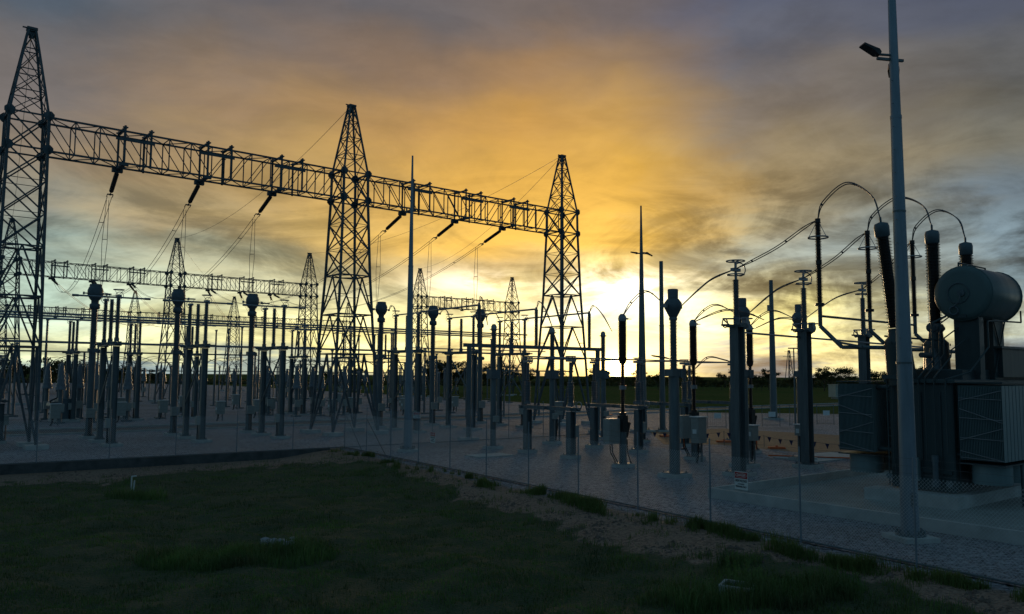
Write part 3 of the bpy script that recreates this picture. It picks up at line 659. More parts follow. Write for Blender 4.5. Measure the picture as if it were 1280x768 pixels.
# short bulb-headed current transformers of the transformer bay
def make_ct2(label,loc,group):
    t=thing('current_transformer',label,'current transformer',loc,None,group); base_plate(t,0,0,.34,1.2)
    MB().tube((0,0,.2),(0,0,4.95),.26,n=14).build('column',STEEL,t)
    MB().rbox((0,0,5.12),(.8,.5,.36)).rbox((.42,-.1,5.1),(.4,.4,.45)).build('terminal_box',STEEL,t)
    MB().sheds((0,0,5.3),(0,0,7.75),.15,.215,.07,12).build('insulator',GREYP,t)
    MB().lathe([(.2,7.75),(.21,7.85),(.19,7.9)],n=16).build('collar',HEAD,t)
    MB().lathe([(.19,7.9),(.3,8.1),(.43,8.35),(.44,8.62),(.32,8.78),(.29,8.82)],n=18).build('head',HEAD,t)
    MB().lathe([(.26,8.8),(.265,9.28),(.24,9.32)],n=16).build('expansion_dome',HEAD,t)
    MB().tube((-.5,0,8.45),(.5,0,8.45),.05,n=8).box((-.55,0,8.45),(.12,.18,.18)).box((.55,0,8.45),(.12,.18,.18)).build('terminal',ALU,t)
    return t
CT2=[Vector((8.1,40.1,0)),Vector((12.85,44.6,0)),Vector((17.4,48.3,0))]
k=make_ct2('short bulb-headed current transformer with a cylinder on top, clear right of the sun',CT2[0],'short bulb-headed transformers')
dup(k,CT2[1],None,'short bulb-headed current transformer hidden behind the left big square post','short bulb-headed transformers')
dup(k,CT2[2],None,'short bulb-headed current transformer beside the right big square post','short bulb-headed transformers')
# big square posts with ringed insulators
def make_dp(label,loc,group):
    t=thing('post_disconnector',label,'disconnector',loc,None,group); base_plate(t,0,0,.36,1.2)
    m=MB().isec(0,0,.2,7.45,.5,.03); m.build('column',STEEL,t)
    m=MB().tube((.3,.12,.1),(.3,.12,7.),.05,n=6).tube((.3,-.05,.1),(.3,-.05,5.2),.03,n=6); m.build('conduit',STEEL,t)
    m=MB().box((0,0,7.52),(1.9,.14,.12)).box((0,.3,7.55),(1.6,.1,.1)).box((0,-.3,7.6),(.9,.1,.1)).box((0,0,7.5),(.5,.9,.1)); m.bar((.2,0,7.2),(.9,0,7.5),.08); m.build('cross_arm',STEEL,t)
    m=MB().tube((-.95,.1,7.85),(1.2,-.1,7.95),.045,n=8).ring((-.95,0,7.62),.22,.03,axis=(0,1,0)).ring((.95,0,7.7),.18,.03,axis=(0,1,0)).rbox((.75,0,7.8),(.28,.3,.42)).tube((-1.,.1,7.85),(-.6,0,7.55),.04,n=6); m.build('contact_arm',ALU,t)
    MB().tube((0,0,7.6),(0,0,8.0),.16,n=10).sheds((0,0,8.0),(0,0,9.9),.12,.18,.07,12).build('post_insulator',GREYP,t)
    m=MB().tube((0,0,9.9),(0,0,10.75),.07,n=8).ring((0,0,10.15),.42,.035).ring((0,0,10.85),.46,.035).ring((.36,0,10.45),.34,.03,axis=(.3,1,0)).box((0,0,10.4),(.6,.2,.16)).tube((-.46,0,10.85),(.46,0,10.85),.02,n=5).tube((0,-.46,10.85),(0,.46,10.85),.02,n=5); m.build('corona_ring',ALU,t)
    return t
DP=[Vector((11.45,40.7,0)),Vector((16.3,44.5,0)),Vector((22.0,50.0,0))]
k=make_dp('big square post with a ringed insulator on top, behind the danger sign',DP[0],'big square posts')
dup(k,DP[1],None,'big square post with a ringed insulator on top, middle one of three','big square posts')
dup(k,DP[2],None,'big square steel post with a ringed insulator, right one of three, behind the left radiators','big square posts')
m=MB().tube(DP[0]+Vector((.5,.4,7.2)),DP[2]+Vector((6,4.5,7.0)),.055,n=8); tag(m.build('tubular_busbar',ALU),'long thin tube running right behind the big square posts','busbar')
# ------------------------------------------------------------ transformer
TO=Vector((15.58,33.,.0)); TA=math.radians(38.5)
tr=thing('power_transformer','large dark green-grey power transformer inside the concrete bund, at the right edge','transformer',TO,TA)
def tl(x,y,z=0): return Vector((TO.x+x*math.cos(TA)-y*math.sin(TA),TO.y+x*math.sin(TA)+y*math.cos(TA),z))
MB().box((4.8,-1.0,.25),(11.4,3.6,.5)).build('plinth',CONC,tr)
m=MB().rbox((4.9,-1.1,2.65),(9.6,2.5,4.2),.05)
for x in [.5+.95*i for i in range(10)]: m.box((x,-2.37,2.6),(.12,.06,3.9)).box((x,.17,2.6),(.12,.06,3.9))
for y in (-.35,-1.1,-1.85): m.box((.07,y,2.5),(.06,.12,3.8))
m.box((.07,-1.1,1.3),(.08,2.3,.14))
m.build('tank',PAINT,tr)
m=MB().rbox((4.9,-1.1,4.83),(9.9,2.8,.14),.03)
for i in range(33): m.tube((.02,-2.4+.08*i,4.7),(.02,-2.4+.08*i,4.96),.018,n=5)
m.rbox((5.4,-1.3,5.1),(8.2,1.9,.42),.04).build('tank_cover',PAINT,tr)
# bushings
def bushing(x,y,tilt,zt,zb0=4.9,cover=.5,main=True):
    base=Vector((x,y,zb0)); top=Vector((x+tilt[0],y+tilt[1],zt)); d=(top-base).normalized(); 
    zn=7.0; s=(zn-zb0)/d.z; nk=base+d*s
    m=MB().tube(base-d*.2,base+d*(s*.72),cover+.06,cover,n=18).lathe([(cover,0),(cover,.1),(.3,.3),(.28,.6)],base+d*(s*.7),16,d); m.box((x,y,zb0+.08),(1.15,1.1,.16))
    for k in range(10):
        a=2*PI*k/10; m.tube((base+d*s*.7)+Vector((math.cos(a)*(cover+.04),math.sin(a)*(cover+.04),-.04)),(base+d*s*.7)+Vector((math.cos(a)*(cover+.04),math.sin(a)*(cover+.04),.06)),.025,n=5)
    m.build('turret',PAINT,tr)
    o=MB().sheds(nk,top-d*.62,.21,.31,.062,18).build('bushing',PORC,tr)
    MB().lathe([(.24,0),(.29,.05),(.30,.42),(.26,.56),(.08,.62)],top-d*.62,16,d).tube(top-d*.05,top+d*.22,.045,n=8).build('bushing_cap',HEAD,o)
    return top+d*.2
BT=[bushing(.25,-.35,(-.75,.3),11.35),bushing(3.45,-.35,(0.,0),11.45),bushing(7.0,-.3,(.0,0),11.3)]
BTw=[tl(p.x,p.y,p.z) for p in BT]
# conservator along the tank
cz=8.45; cy=-1.98
m=MB().lathe([(.2,2.18),(.9,2.2),(1.08,2.24),(1.12,2.34),(1.12,5.5),(1.08,5.6),(.85,5.68),(.2,5.72)],(0,cy,cz),32,(1,0,0)); m.ring((2.36,cy,cz),1.125,.03,n=32,axis=(1,0,0)); m.ring((5.4,cy,cz),1.125,.03,n=32,axis=(1,0,0)); con=m.build('conservator',CONSP,tr)
MB().tube((2.1,cy,cz),(2.2,cy,cz),.14,n=14).ring((2.16,cy+.12,cz),.42,.02,axis=(1,0,0)).ring((2.12,cy+.3,cz-.72),.17,.035,axis=(1,0,0)).path([Vector((2.08,cy,cz)),Vector((2.06,cy+.05,cz-.35)),Vector((2.08,cy+.28,cz-.55))],.025).build('level_gauge',HEAD,con)
m=MB().path([Vector((2.5,cy+.2,cz+1.1)),Vector((2.5,cy+.2,cz+1.3)),Vector((5.2,cy+.2,cz+1.3)),Vector((5.2,cy+.2,cz+1.1))],.035); m.tube((2.6,cy,cz+1.1),(2.6,cy,cz+1.22),.12,n=10); m.build('pipe',PAINT,con)
MB().box((2.75,cy,6.35),(.5,.95,2.9)).box((4.5,cy,6.35),(1.1,.95,2.9)).box((3.6,cy,7.5),(2.9,.3,.15)).build('conservator_stand',PAINT,tr)
m=MB().bar((3.9,cy-.52,5.2),(5.1,cy-.52,7.4),.05).bar((5.1,cy-.52,5.2),(3.9,cy-.52,7.4),.05).bar((2.45,cy-.5,5.1),(2.45,cy-.5,7.7),.06); m.path([Vector((5.8,cy-.9,cz-.6)),Vector((5.8,cy-.9,cz-1.1)),Vector((3.2,cy-.9,cz-1.15)),Vector((2.3,cy-.9,cz-1.2)),Vector((2.3,cy-.9,6.2)),Vector((1.2,cy-.6,5.2)),Vector((-.08,cy-.2,4.9)),Vector((-.08,cy-.2,2.0))],.035); m.build('stand_bracing',PAINT,tr)
m=MB()
for q,(yy,x0,z0,zb) in enumerate([(-1.15,2.0,7.2,1.7),(-1.4,1.8,6.6,1.6),(-1.75,1.6,6.1,1.8),(-.1,.1,4.9,1.5)]):
    m.path([Vector((x0+.8,yy-.3,z0+.5)),Vector((x0,yy,z0)),Vector((x0-.1,yy,6.0-.1*q)),Vector((-.10,yy,4.95)),Vector((-.12,yy,zb))],.03)
m.tube((.6,.5,6.7),(2.4,-1.2,6.5),.04,n=6); m.path([Vector((1.4,-1.1,5.2)),Vector((1.4,-1.1,7.2)),Vector((1.8,-1.5,7.5))],.045)
m.build('pipework',PAINT,tr)
MB().tube((-.22,-1.75,.95),(-.22,-1.75,1.75),.11,n=12).tube((-.22,-1.75,1.7),(-.22,-1.75,1.95),.13,n=12).tube((-.22,-1.75,.75),(-.22,-1.75,.95),.15,n=12).build('breather',HEAD,tr)
MB().tube((1.6,-.9,7.05),(2.9,-.9,7.05),.1,n=8).tube((1.75,-.9,7.05),(2.0,-.9,7.05),.2,n=12).tube((2.3,-.9,7.05),(2.6,-.9,7.05),.2,n=12).build('relay_valve',HEAD,tr); MB().tube((1.25,-.7,5.9),(2.1,-.7,5.9),.12,n=8).lathe([(.3,0),(.3,.5),(.15,.7),(.1,.9)],(2.3,-.7,5.3),12).build('tap_drive',HEAD,tr)
m=MB().box((6.9,-2.1,5.6),(5.2,1.1,1.2)).tube((5.0,-1.6,5.3),(5.0,-1.6,6.35),.06,n=8).rbox((6.8,-2.1,6.25),(5.6,1.3,.1),.02); m.build('cable_box',PAINT,tr)
MB().rbox((-.14,-.75,1.35),(.24,.7,.9),.02).build('control_cabinet',FIN,tr); MB().box((-.265,-.75,1.5),(.006,.25,.18)).build('nameplate',WHITE,tr)
MB().path([Vector((-.1,-.15,4.8)),Vector((-.1,-.15,.6))],.025).path([Vector((-.1,.12,4.8)),Vector((-.1,.12,.6))],.025).build('ladder_rail',PAINT,tr)
for k_ in range(13): MB().bar((-.1,-.15,.75+.31*k_),(-.1,.12,.75+.31*k_),.025).build('ladder_rung',PAINT,tr)
MB().tube((-.05,-2.3,.9),(-.32,-2.3,.9),.07,n=10).tube((-.3,-2.3,.9),(-.34,-2.3,.9),.13,n=12).build('drain_valve',STEEL,tr); MB().tube((-.05,.05,1.0),(-.3,.05,1.0),.06,n=10).tube((-.28,.05,1.0),(-.32,.05,1.0),.11,n=12).build('drain_valve',STEEL,tr)

# radiators
def radiator(x,y0,y1,nf):
    m=MB()
    for i in range(nf):
        y=y0+(y1-y0)*i/(nf-1); m.rbox((x,y,3.27),(.29,.014,2.82),.004)
    for z in (1.95,4.6): m.tube((x,y0,z),(x,y1,z),.05,n=8)
    return m
r0_=None
for (y0,y1) in ((.80,2.33),(-2.62,-4.12)):
    for i in range(14):
        x=.15+.335*i
        if r0_ is None: r0_=radiator(0,0,1.52,28).build('radiator',FIN,tr); c=r0_
        else: c=r0_.copy(); col.objects.link(c); c.parent=tr
        c.location=(x,min(y0,y1),0)
for (y0,y1,s) in ((.80,2.33,1),(-4.12,-2.62,-1)):
    m=MB()
    for z in (1.72,4.78): MB().box((2.35,(y0+y1)/2,z),(4.75,y1-y0+.08,.05)).build('radiator_frame',PAINT,tr)
    for k in range(4): m.bar((-.02,y0,1.9+.75*k),(-.02,y1,1.95+.75*k),.02)
    for k,(za,zb) in enumerate(((4.5,4.1),(3.3,3.8),(3.1,2.6),(1.9,2.2))): m.bar((-.035,y0,za),(-.035,y1,zb),.022)
    m.build('brace_rod',ALU,tr); m=MB()
    for x in (.4,2.4,4.4):
        m.tube((x,(y0 if s>0 else y1),4.55),(x,(.1 if s>0 else -2.3),4.55),.09,n=10); m.tube((x,(y0 if s>0 else y1),2.0),(x,(.1 if s>0 else -2.3),2.0),.09,n=10)
    m.build('header_pipe',PAINT,tr)
    for x in (.85,2.35,3.85):
        MB().lathe([(.66,.95),(.68,1.0),(.68,1.68)],(x,(y0+y1)/2,0),24).build('cooling_fan',FIN,tr)
    if s<0:
        for x in (1.6,4.5): MB().tube((x,y0,.1),(x,y0,1.7),.05,n=6).build('radiator_leg',PAINT,tr)
# surge arresters on a bracket
AR=[atY(1022,275,35.2),atY(1084,290,38.0),atY(1140,302,40.6)]
def TLoc(P): 
    d=P-TO; return Vector((d.x*math.cos(TA)+d.y*math.sin(TA),-d.x*math.sin(TA)+d.y*math.cos(TA),d.z))
ARl=[TLoc(p) for p in AR]
br=MB()
for i,p in enumerate(ARl):
    zt=p.z; zb=zt-3.75
    a=MB().sheds((p.x,p.y,zb+1.9),(p.x,p.y,zt-.1),.09,.145,.06,12).tube((p.x,p.y,zb+1.75),(p.x,p.y,zb+1.92),.13,n=10).sheds((p.x,p.y,zb),(p.x,p.y,zb+1.75),.09,.145,.06,12).tube((p.x,p.y,zb-.1),(p.x,p.y,zb+.02),.2,n=10).tube((p.x,p.y,zt-.12),(p.x,p.y,zt+.05),.12,n=10).build('surge_arrester',PORC,tr)
    m=MB().ring((p.x,p.y,zt-.8),.42,.035); 
    for k in range(3): an=2*PI*k/3+.4; m.tube((p.x,p.y,zt),(p.x+.42*math.cos(an),p.y+.42*math.sin(an),zt-.8),.014,n=5)
    m.build('grading_ring',ALU,a)
    # bracket: drop, sloping arm, horizontal arm into the tank cover
    e1=Vector((p.x,p.y,zb-1.0)); e2=Vector((p.x+.15,p.y-.9,6.25)); e3=Vector((p.x+.6 if i==0 else p.x,.2,6.15)); e3.y=.1
    br.path([Vector((p.x,p.y,zb-.1)),e1,e2,Vector((e3.x,e3.y,6.2))],.09,8); br.bar(e1.lerp(e2,.75),Vector((e2.x,e2.y-.9,6.25)),.09)
    br.tube((e3.x,e3.y,6.2),(e3.x,e3.y-.1,4.9),.09,n=8)
br.tube(ARl[0]-Vector((0,0,4.3)),ARl[2]-Vector((0,0,4.3)),.055,n=8)
br.build('arrester_bracket',STEEL,tr)
# flexible twin conductors
def spline(P,n=10):
    P=[Vector(p) for p in P]; P=[P[0]*2-P[1]]+P+[P[-1]*2-P[-2]]; o=[]
    for i in range(1,len(P)-2):
        for k in range(n):
            t=k/n; a,b,c,d=P[i-1:i+3]; o.append(.5*((2*b)+(c-a)*t+(2*a-5*b+4*c-d)*t*t+(3*b-a-3*c+d)*t**3))
    o.append(P[-2]); return o
def flex(P,label,r=.026,sep=.10,group='flexible twin conductors'):
    pts=spline(P); m=MB(); d=(pts[-1]-pts[0]); sd=d.cross(Vector((0,0,1))); sd=sd.normalized()*sep if sd.length>.01 else Vector((sep,0,0)); sd.z+=sep*.6
    n=len(pts)-1
    for s in (-.5,.5): m.path([p+sd*s*min(1,4*i/n,4*(n-i)/n+.02) for i,p in enumerate(pts)],r,6)
    for k in range(9,n-3,14): m.bar(pts[k]-sd*.6,pts[k]+sd*.6,.06)
    return tag(m.build('flexible_conductor',WIRE),label,'flexible conductor',group)
pN=['left','middle','right']
for i in range(3):
    c=CT2[i]+Vector((0,0,8.45)); p=DP[i]+Vector((0,0,10.45)); a=AR[i]; b=BTw[i]; A_=Vector((ca,sa,0))
    c0=c+A_*.55; sgm=p-c0
    flex([c0,c0+sgm*.35+Vector((0,0,.25)),c0+sgm*.6+Vector((0,0,.3)),p],f'twin conductor from the {pN[i]} short bulb head up to its square post')
    g=a-p; flex([p,p+g*.25+Vector((0,0,-.1)),p+g*.55+Vector((0,0,-.15)),p+g*.85+Vector((0,0,-.0)),a],f'twin conductor rising from the {pN[i]} square post top to its surge arrester')
    q=b-a; mid=a+q*.5; upz=1.55 if i==0 else 1.45
    flex([a,a+q*.10+Vector((0,0,.75)),mid+Vector((0,0,upz)),b-q*.12+Vector((0,0,.95)),b],f'arched twin conductor from the {pN[i]} surge arrester over to its bushing top')
    # breaker to bulb head arcs
    t0=CBP[i]+Vector((0,0,8.2)); c1=c-A_*.55; q=c1-t0
    if i==0: flex([t0,t0+q*.25+Vector((0,0,.7)),t0+q*.6+Vector((0,0,1.0)),c1],'arched twin conductor from the left breaker top to the short bulb head')
    else: flex([t0,t0+q*.3+Vector((0,0,.6)),t0+q*.6+Vector((0,0,.7)),c1],f'arched twin conductor from the {pN[i]} breaker pole to the bulb head behind its post')
flex([CBP[1]+Vector((0,0,8.2)),atY(905,388,45.5),atY(935,392,43.5),atY(955,400,45)],'arched twin conductor from the second breaker top to the left square post')
flex([atY(945,410,45),atY(975,398,46),atY(1000,402,47),atY(1010,412,47.5)],'arched twin conductor between the left and middle square posts')
flex([W(45.2,37.4,6.0),atY(815,445,57),atY(835,448,54),atY(846,456,50)],'low arched conductor in the glow between masts, meeting the short transformer column')
flex([atY(868,462,52),atY(885,447,51),atY(905,450,48),atY(920,455,44)],'low arched conductor from the second breaker to the left square post')
# tube ends to the low disconnectors
for i,(x,y,hx) in enumerate(((677,0,'first'),(0,0,'second'),(0,0,'third'))):
    a=dA[3+i]; s=W(a,50.2,10.35); e=W(LA[i],40.2,6.1); e=W(LA[i],44.5,8.4); q=e-s
    flex([s,s+q*.2+Vector((0,0,.9)),s+q*.6+Vector((0,0,.75)),e],f'{hx} arched conductor falling from the end of the aluminium tubes')
for i in (3,4,5): # bulb head to tall disconnector arcs
    s=W(ctA[i],ctB[i],10.95)+Vector((ca,sa,0))*.8; e=W(dA[i],62.95,10.3); q=e-s
    flex([s,s+q*.3+Vector((0,0,.5)),s+q*.7+Vector((0,0,.55)),e],f'short arched conductor to the closed disconnector, {hint[i]}')
# ------------------------------------------------------------ bund
bc=Vector((8.2,33.4)); dA_=Vector((math.cos(TA),math.sin(TA))); dB_=-Vector((-math.sin(TA),math.cos(TA)))
bw=thing('bund_wall','low concrete bund wall round the transformer floor','bund wall',(bc.x,bc.y,0),TA)
MB().box((13,0,.2),(26,.16,.4)).build('wall',CONC,bw); MB().box((0,-9.,.2),(.16,18.16,.4)).build('wall',CONC,bw)
q0=bc+dB_*.05+dA_*.05; sheet('bund_floor',[q0,q0+dB_*18,q0+dB_*18+dA_*26,q0+dA_*26],.05,FLOORC)
# ------------------------------------------------------------ masts and poles
def mast(label,P,h,r0,r1,group='tall masts',foot=True,m=POLE,name='mast',n=8):
    t=thing(name,label,'mast',P,.2,group); MB().tube((0,0,.1),(0,0,h*.62),r0,r0+(r1-r0)*.55,n=n).tube((0,0,h*.62-.02),(0,0,h),(r0+(r1-r0)*.55)*.94,r1,n=n).tube((0,0,h*.62-.08),(0,0,h*.62+.02),(r0+(r1-r0)*.55)*1.06,n=n).build('shaft',m,t)
    if not foot: return t
    MB().box((0,0,.07),(r0*4.2,r0*4.2,.14)).build('footing',CONC,t); b=MB().tube((0,0,.14),(0,0,.2),r0*1.6,n=12)
    for k in range(8):
        a=2*PI*k/8; b.tube((math.cos(a)*r0*1.4,math.sin(a)*r0*1.4,.15),(math.cos(a)*r0*1.4,math.sin(a)*r0*1.4,.34),.04,n=6)
    b.build('base_flange',STEEL,t); return t
lp=mast('tall grey lighting pole with two floodlights, standing in front of the transformer',(12.3,25.1,0),21.5,.275,.085,m=POLE,name='lighting_pole')
def flood(parent,x,y,z,az,tilt,nm='floodlight'):
    c,s=math.cos(az),math.sin(az); d=Vector((c,s,0)); m=MB().tube((x*.2,y*.2,z),(x+c*.15,y+s*.15,z),.04,n=8); m.build('floodlight_arm',STEEL,parent)
    m=MB(); u=Vector((c*math.cos(tilt),s*math.cos(tilt),math.sin(tilt))); w=Vector((-s,c,0)); v=u.cross(w)
    p=Vector((x,y,z)); vs=[]
    for e,(ww,th) in ((0,(.08,.07)),(.12,(.15,.09)),(.30,(.18,.05)),(.66,(.16,.03))):
        for a,b in ((-1,-1),(1,-1),(1,1),(-1,1)): vs.append(p+u*e+w*a*ww+v*b*th)
    fs=[(0,3,2,1),(12,13,14,15)]+[(4*j+k,4*j+(k+1)%4,4*j+4+(k+1)%4,4*j+4+k) for j in range(3) for k in range(4)]
    m.add(vs,fs); m.build(nm,RUBBER,parent)
MB().box((-.05,-.265,1.25),(.16,.03,.42)).build('access_hatch',STEEL,lp); MB().tube((0,0,5.4),(0,0,5.46),.25,n=12).build('joint_band',STEEL,lp); MB().tube((0,0,10.2),(0,0,10.26),.2,n=12).build('joint_band',STEEL,lp)
for z_ in range(12): MB().tube((-.2,-.1,6.2+.75*z_),(-.26+.008*z_,-.16,6.2+.75*z_),.012,n=5).build('step_stud',STEEL,lp)
flood(lp,-.5,.02,15.35,PI-.1,.45); flood(lp,.16,.25,15.2,.9,-.35); MB().box((-.1,.05,15.22),(.95,.08,.08)).build('lamp_bracket',STEEL,lp)
mm=mast('tall slim mast right of the middle tower, with a short cross arm',(-6.7,52.4,0),19.5,.31,.06)
MB().tube((-.35,0,15.75),(.35,0,15.75),.035,n=6).tube((-.33,0,15.6),(-.33,0,15.9),.05,n=6).build('cross_arm',STEEL,mm)
mm=mast('tallest dark mast with two floodlights, right of the sun',(atY(803,500,72).x,72,0),20.4,.42,.07,m=STEEL)
flood(mm,-.35,0,16.0,PI-.3,.2); flood(mm,.45,0,16.1,-.2,-.5); MB().box((0,0,16.),(1.0,.12,.1)).build('lamp_bracket',STEEL,mm)
mm=mast('plain dark mast standing just left of the short bulb-headed transformer',(atY(828,500,72).x,72,0),15.3,.27,.17,m=STEEL)
mm=mast('plain grey mast standing alone between the two big square posts',(30.4,93.4,0),16.2,.42,.22,m=STEEL)
MB().rbox((-.4,-.1,12.9),(.3,.3,.7)).build('small_box',BOX,mm)
m_=mast('short slim street light pole beside the middle square post',(atY(994,520,80).x,80,0),7.8,.09,.06,foot=False,m=STEEL); MB().tube((-.6,0,7.75),(.6,0,7.75),.06,n=6).build('lamp_head',STEEL,m_)
# ------------------------------------------------------------ fences
def signboard(name_label,P,dirv,nrm,w,h,mk):
    """hangs on a fence, faces nrm"""
    rz=math.atan2(dirv.y,dirv.x); t=thing('danger_sign',name_label,'sign',P,rz,'danger signs')
    s=-1 if (Vector((-math.sin(rz),math.cos(rz))).dot(nrm)<0) else 1
    MB().box((0,0,0),(w,.006,h)).build('board',WHITE,t)
    yy=s*.006; MB().box((0,yy,h*.29),(w*.94,.004,h*.34)).build('red_panel',RED,t)
    MB().lathe([(.001,0),(.001,.001)],(0,yy,0),4).v
    # white ellipse outline round the word
    e=MB(); n=28
    for k in range(n):
        a,b=2*PI*k/n,2*PI*(k+1)/n; f=lambda q:Vector((math.cos(q)*w*.41,s*.0105,h*.29+math.sin(q)*h*.125)); e.bar(f(a),f(b),.008)
    e.build('oval',WHITE,t)
    def txt(body,z,size,m,wd):
        cu=bpy.data.curves.new('lettering','FONT'); cu.body=body; cu.size=size; cu.align_x='CENTER'; cu.align_y='CENTER'; cu.extrude=.001; cu.offset=size*.018
        o=bpy.data.objects.new('tmp_lettering',cu); col.objects.link(o); bpy.context.view_layer.update()
        me=bpy.data.meshes.new_from_object(o.evaluated_get(bpy.context.evaluated_depsgraph_get())); bpy.data.objects.remove(o)
        me.materials.clear(); me.materials.append(m); o2=bpy.data.objects.new('lettering',me); col.objects.link(o2); o2.parent=t
        dx=max(.01,o2.dimensions.x) if o2.dimensions.x else size*len(body)*.6
        xs=[v.co.x for v in me.vertices]; ww=max(xs)-min(xs); sc=min(1.6,wd/ww)
        fx=1 if s<0 else -1
        o2.matrix_local=Matrix.Translation((0,s*.0085,z))@Matrix(((fx*sc,0,0,0),(0,0,-fx*1.,0),(0,1,0,0),(0,0,0,1)))
    txt('DANGER',h*.29,h*.17,WHITE,w*.62); txt('HIGH VOLTAGE',-h*.02,h*.19,INK,w*.86); txt('AUTHORISED',-h*.2,h*.10,INK,w*.5); txt('PERSONNEL ONLY',-h*.34,h*.13,INK,w*.8)
    return t
def chainlink(mb,P,d,L,h,pitch=.085,r=.003,z0=.08):
    n=int((L+h)/pitch)
    for s in (1,-1):
        for i in range(n):
            x0=i*pitch-h if s>0 else i*pitch
            # line from (x0,z0) rising h with slope s
            xa,xb=x0,x0+h*s; za,zb=z0,z0+h
            def clip(xa,za,xb,zb):
                if xa>xb: xa,za,xb,zb=xb,zb,xa,za
                if xb<=0 or xa>=L: return None
                if xa<0: za+=(zb-za)*(0-xa)/(xb-xa); xa=0
                if xb>L: zb=za+(zb-za)*(L-xa)/(xb-xa); xb=L
                return xa,za,xb,zb
            q=clip(xa,za,xb,zb)
            if q: 
                a=Vector((P.x+d.x*q[0],P.y+d.y*q[0],q[1])); b=Vector((P.x+d.x*q[2],P.y+d.y*q[2],q[3])); mb.tube(a,b,r,n=3,cap=False,smooth=False)
def make_fence(label,P,d,L,sp,h=2.75,start=0,pitch=.10,r=.004,far=False):
    t=thing('chain_link_fence',label,'fence',(0,0,0),0)
    post=None; k=start
    x=start*sp
    while x<=L+.01:
        m=MB().tube((0,0,-.1),(0,0,h-.35),.03,n=8).tube((0,0,h-.35),(0,0,h+.1),.024,n=8)
        if post is None: post=m.build('post',POLE,t); o=post
        else: o=post.copy(); col.objects.link(o); o.parent=t
        o.location=(P.x+d.x*x,P.y+d.y*x,0); x+=sp
    m=MB(); a=Vector((P.x,P.y,0)); b=Vector((P.x+d.x*L,P.y+d.y*L,0)); 
    m.tube(a+Vector((0,0,.06)),b+Vector((0,0,.06)),.028,n=6)
    m.build('bottom_rail',STEEL,t)
    m=MB()
    for z in (h-.35,h-.15,h+.05): m.tube(a+Vector((0,0,z)),b+Vector((0,0,z)),.004,n=4)
    m.build('barbed_wire',WIRE,t)
    m=MB(); chainlink(m,P,d,L,h-.5,pitch,r); m.build('mesh',LINK,t)
    return t
fr=make_fence('chain-link fence running from the corner towards the lower right',CR,FRd,66,3.58)
fl=make_fence('chain-link fence running from the corner to the left edge',CR,FLd,46.5,3.58,start=1,pitch=.11,r=.0034)
A2=Vector((math.cos(math.radians(36)),math.sin(math.radians(36))))
make_fence('inner chain-link fence running back to the right from the corner',CR,A2,30,3.4,start=1,pitch=.15,r=.003)
# corner stays
m=MB(); a=CR+FRd*3.58; 
m.tube((CR.x+.1,CR.y,2.1),(CR.x+FRd.x*2.9,CR.y+FRd.y*2.9,.05),.028,n=6).tube((a.x,a.y,2.1),(a.x+FRd.x*2.9,a.y+FRd.y*2.9,.05),.028,n=6); m.build('corner_stay',STEEL,fr)
def on_fence(x,y):
    best=None
    for k in range(0,660):
        s=k*.1; P=CR+FRd*s; X,Y=proj(P.x,P.y,1.5)
        e=abs(X-x)
        if best is None or e<best[0]: best=(e,P)
    return best[1]
for x,y,l in ((928,601,'white danger sign with a red panel on the right fence, left of the bund corner'),(542,547,'small danger sign with a red panel on the right fence, near the tall slim mast')):
    P=on_fence(x,y)+nR*.05; z=atY(x,y,P.y).z; signboard(l,(P.x,P.y,z),FRd,nR,.54,.58,0)
Pq=W(36.4,58.85); Pq=Vector((Pq.x-.1,Pq.y-.28)); signboard('small dark danger sign low on the column right of the middle tower',(Pq.x,Pq.y-.1,atY(470,519,Pq.y).z),Vector((1,0)),Vector((0,-1)),.6,.5,0)
# ------------------------------------------------------------ far yard clutter
def make_post(name,label,loc,h_col,h_ins,rc,ri,cat_,group,mt=GREYP,cap=True,cone=False,box=False):
    t=thing(name,label,cat_,loc,None,group)
    MB().box((0,0,.08),(.9,.9,.16)).tube((0,0,.1),(0,0,h_col),rc,n=8).build('column',STEEL,t)
    m=MB()
    if cone: m.lathe([(ri*1.6,h_col),(ri*1.7,h_col+.3)]+[(ri*(1.6-.9*k/10)*(1 if k%2 else .8),h_col+.3+(h_ins-.3)*k/10) for k in range(11)],n=10)
    else: m.sheds((0,0,h_col),(0,0,h_col+h_ins),ri*.7,ri,.16,8)
    m.build('insulator',mt,t)
    m=MB().box((0,0,h_col+h_ins+.08),(.3,.3,.16)).tube((0,-.5,h_col+h_ins+.2),(0,.5,h_col+h_ins+.2),.05,n=6); m.build('cap',ALU,t)
    if box: MB().rbox((0,-.35,1.5),(.6,.4,.8)).build('terminal_box',BOX,t)
    return t
protos={}
def row(kind,pts,desc,group):
    """pts: list of ground points; labels count from the left of the picture"""
    K={'post':('post_insulator',3.2,2.6,.13,.16,'post insulator',dict()),'ct':('instrument_transformer',3.2,2.4,.2,.3,'instrument transformer',dict(cone=True,box=True)),
       'tall':('busbar_support',8.2,3.0,.15,.16,'busbar support',dict()),'low':('reactor_post',2.0,3.0,.16,.24,'breaker pole',dict(box=True)),'mid':('busbar_support',5.2,2.8,.14,.15,'busbar support',dict())}[kind]
    pts=sorted([Vector((p[0],p[1],0)) for p in pts],key=lambda p:proj(p.x,p.y,2)[0])
    for i,p in enumerate(pts):
        l=f'{desc}, {ordw(i)} from the left'
        if kind not in protos: protos[kind]=make_post(K[0],l,p,K[1],K[2],K[3],K[4],K[5],group,**K[6])
        else: dup(protos[kind],p,None,l,group)
vis=lambda P,m=30:-m<proj(P[0],P[1],4)[0]<1280+m
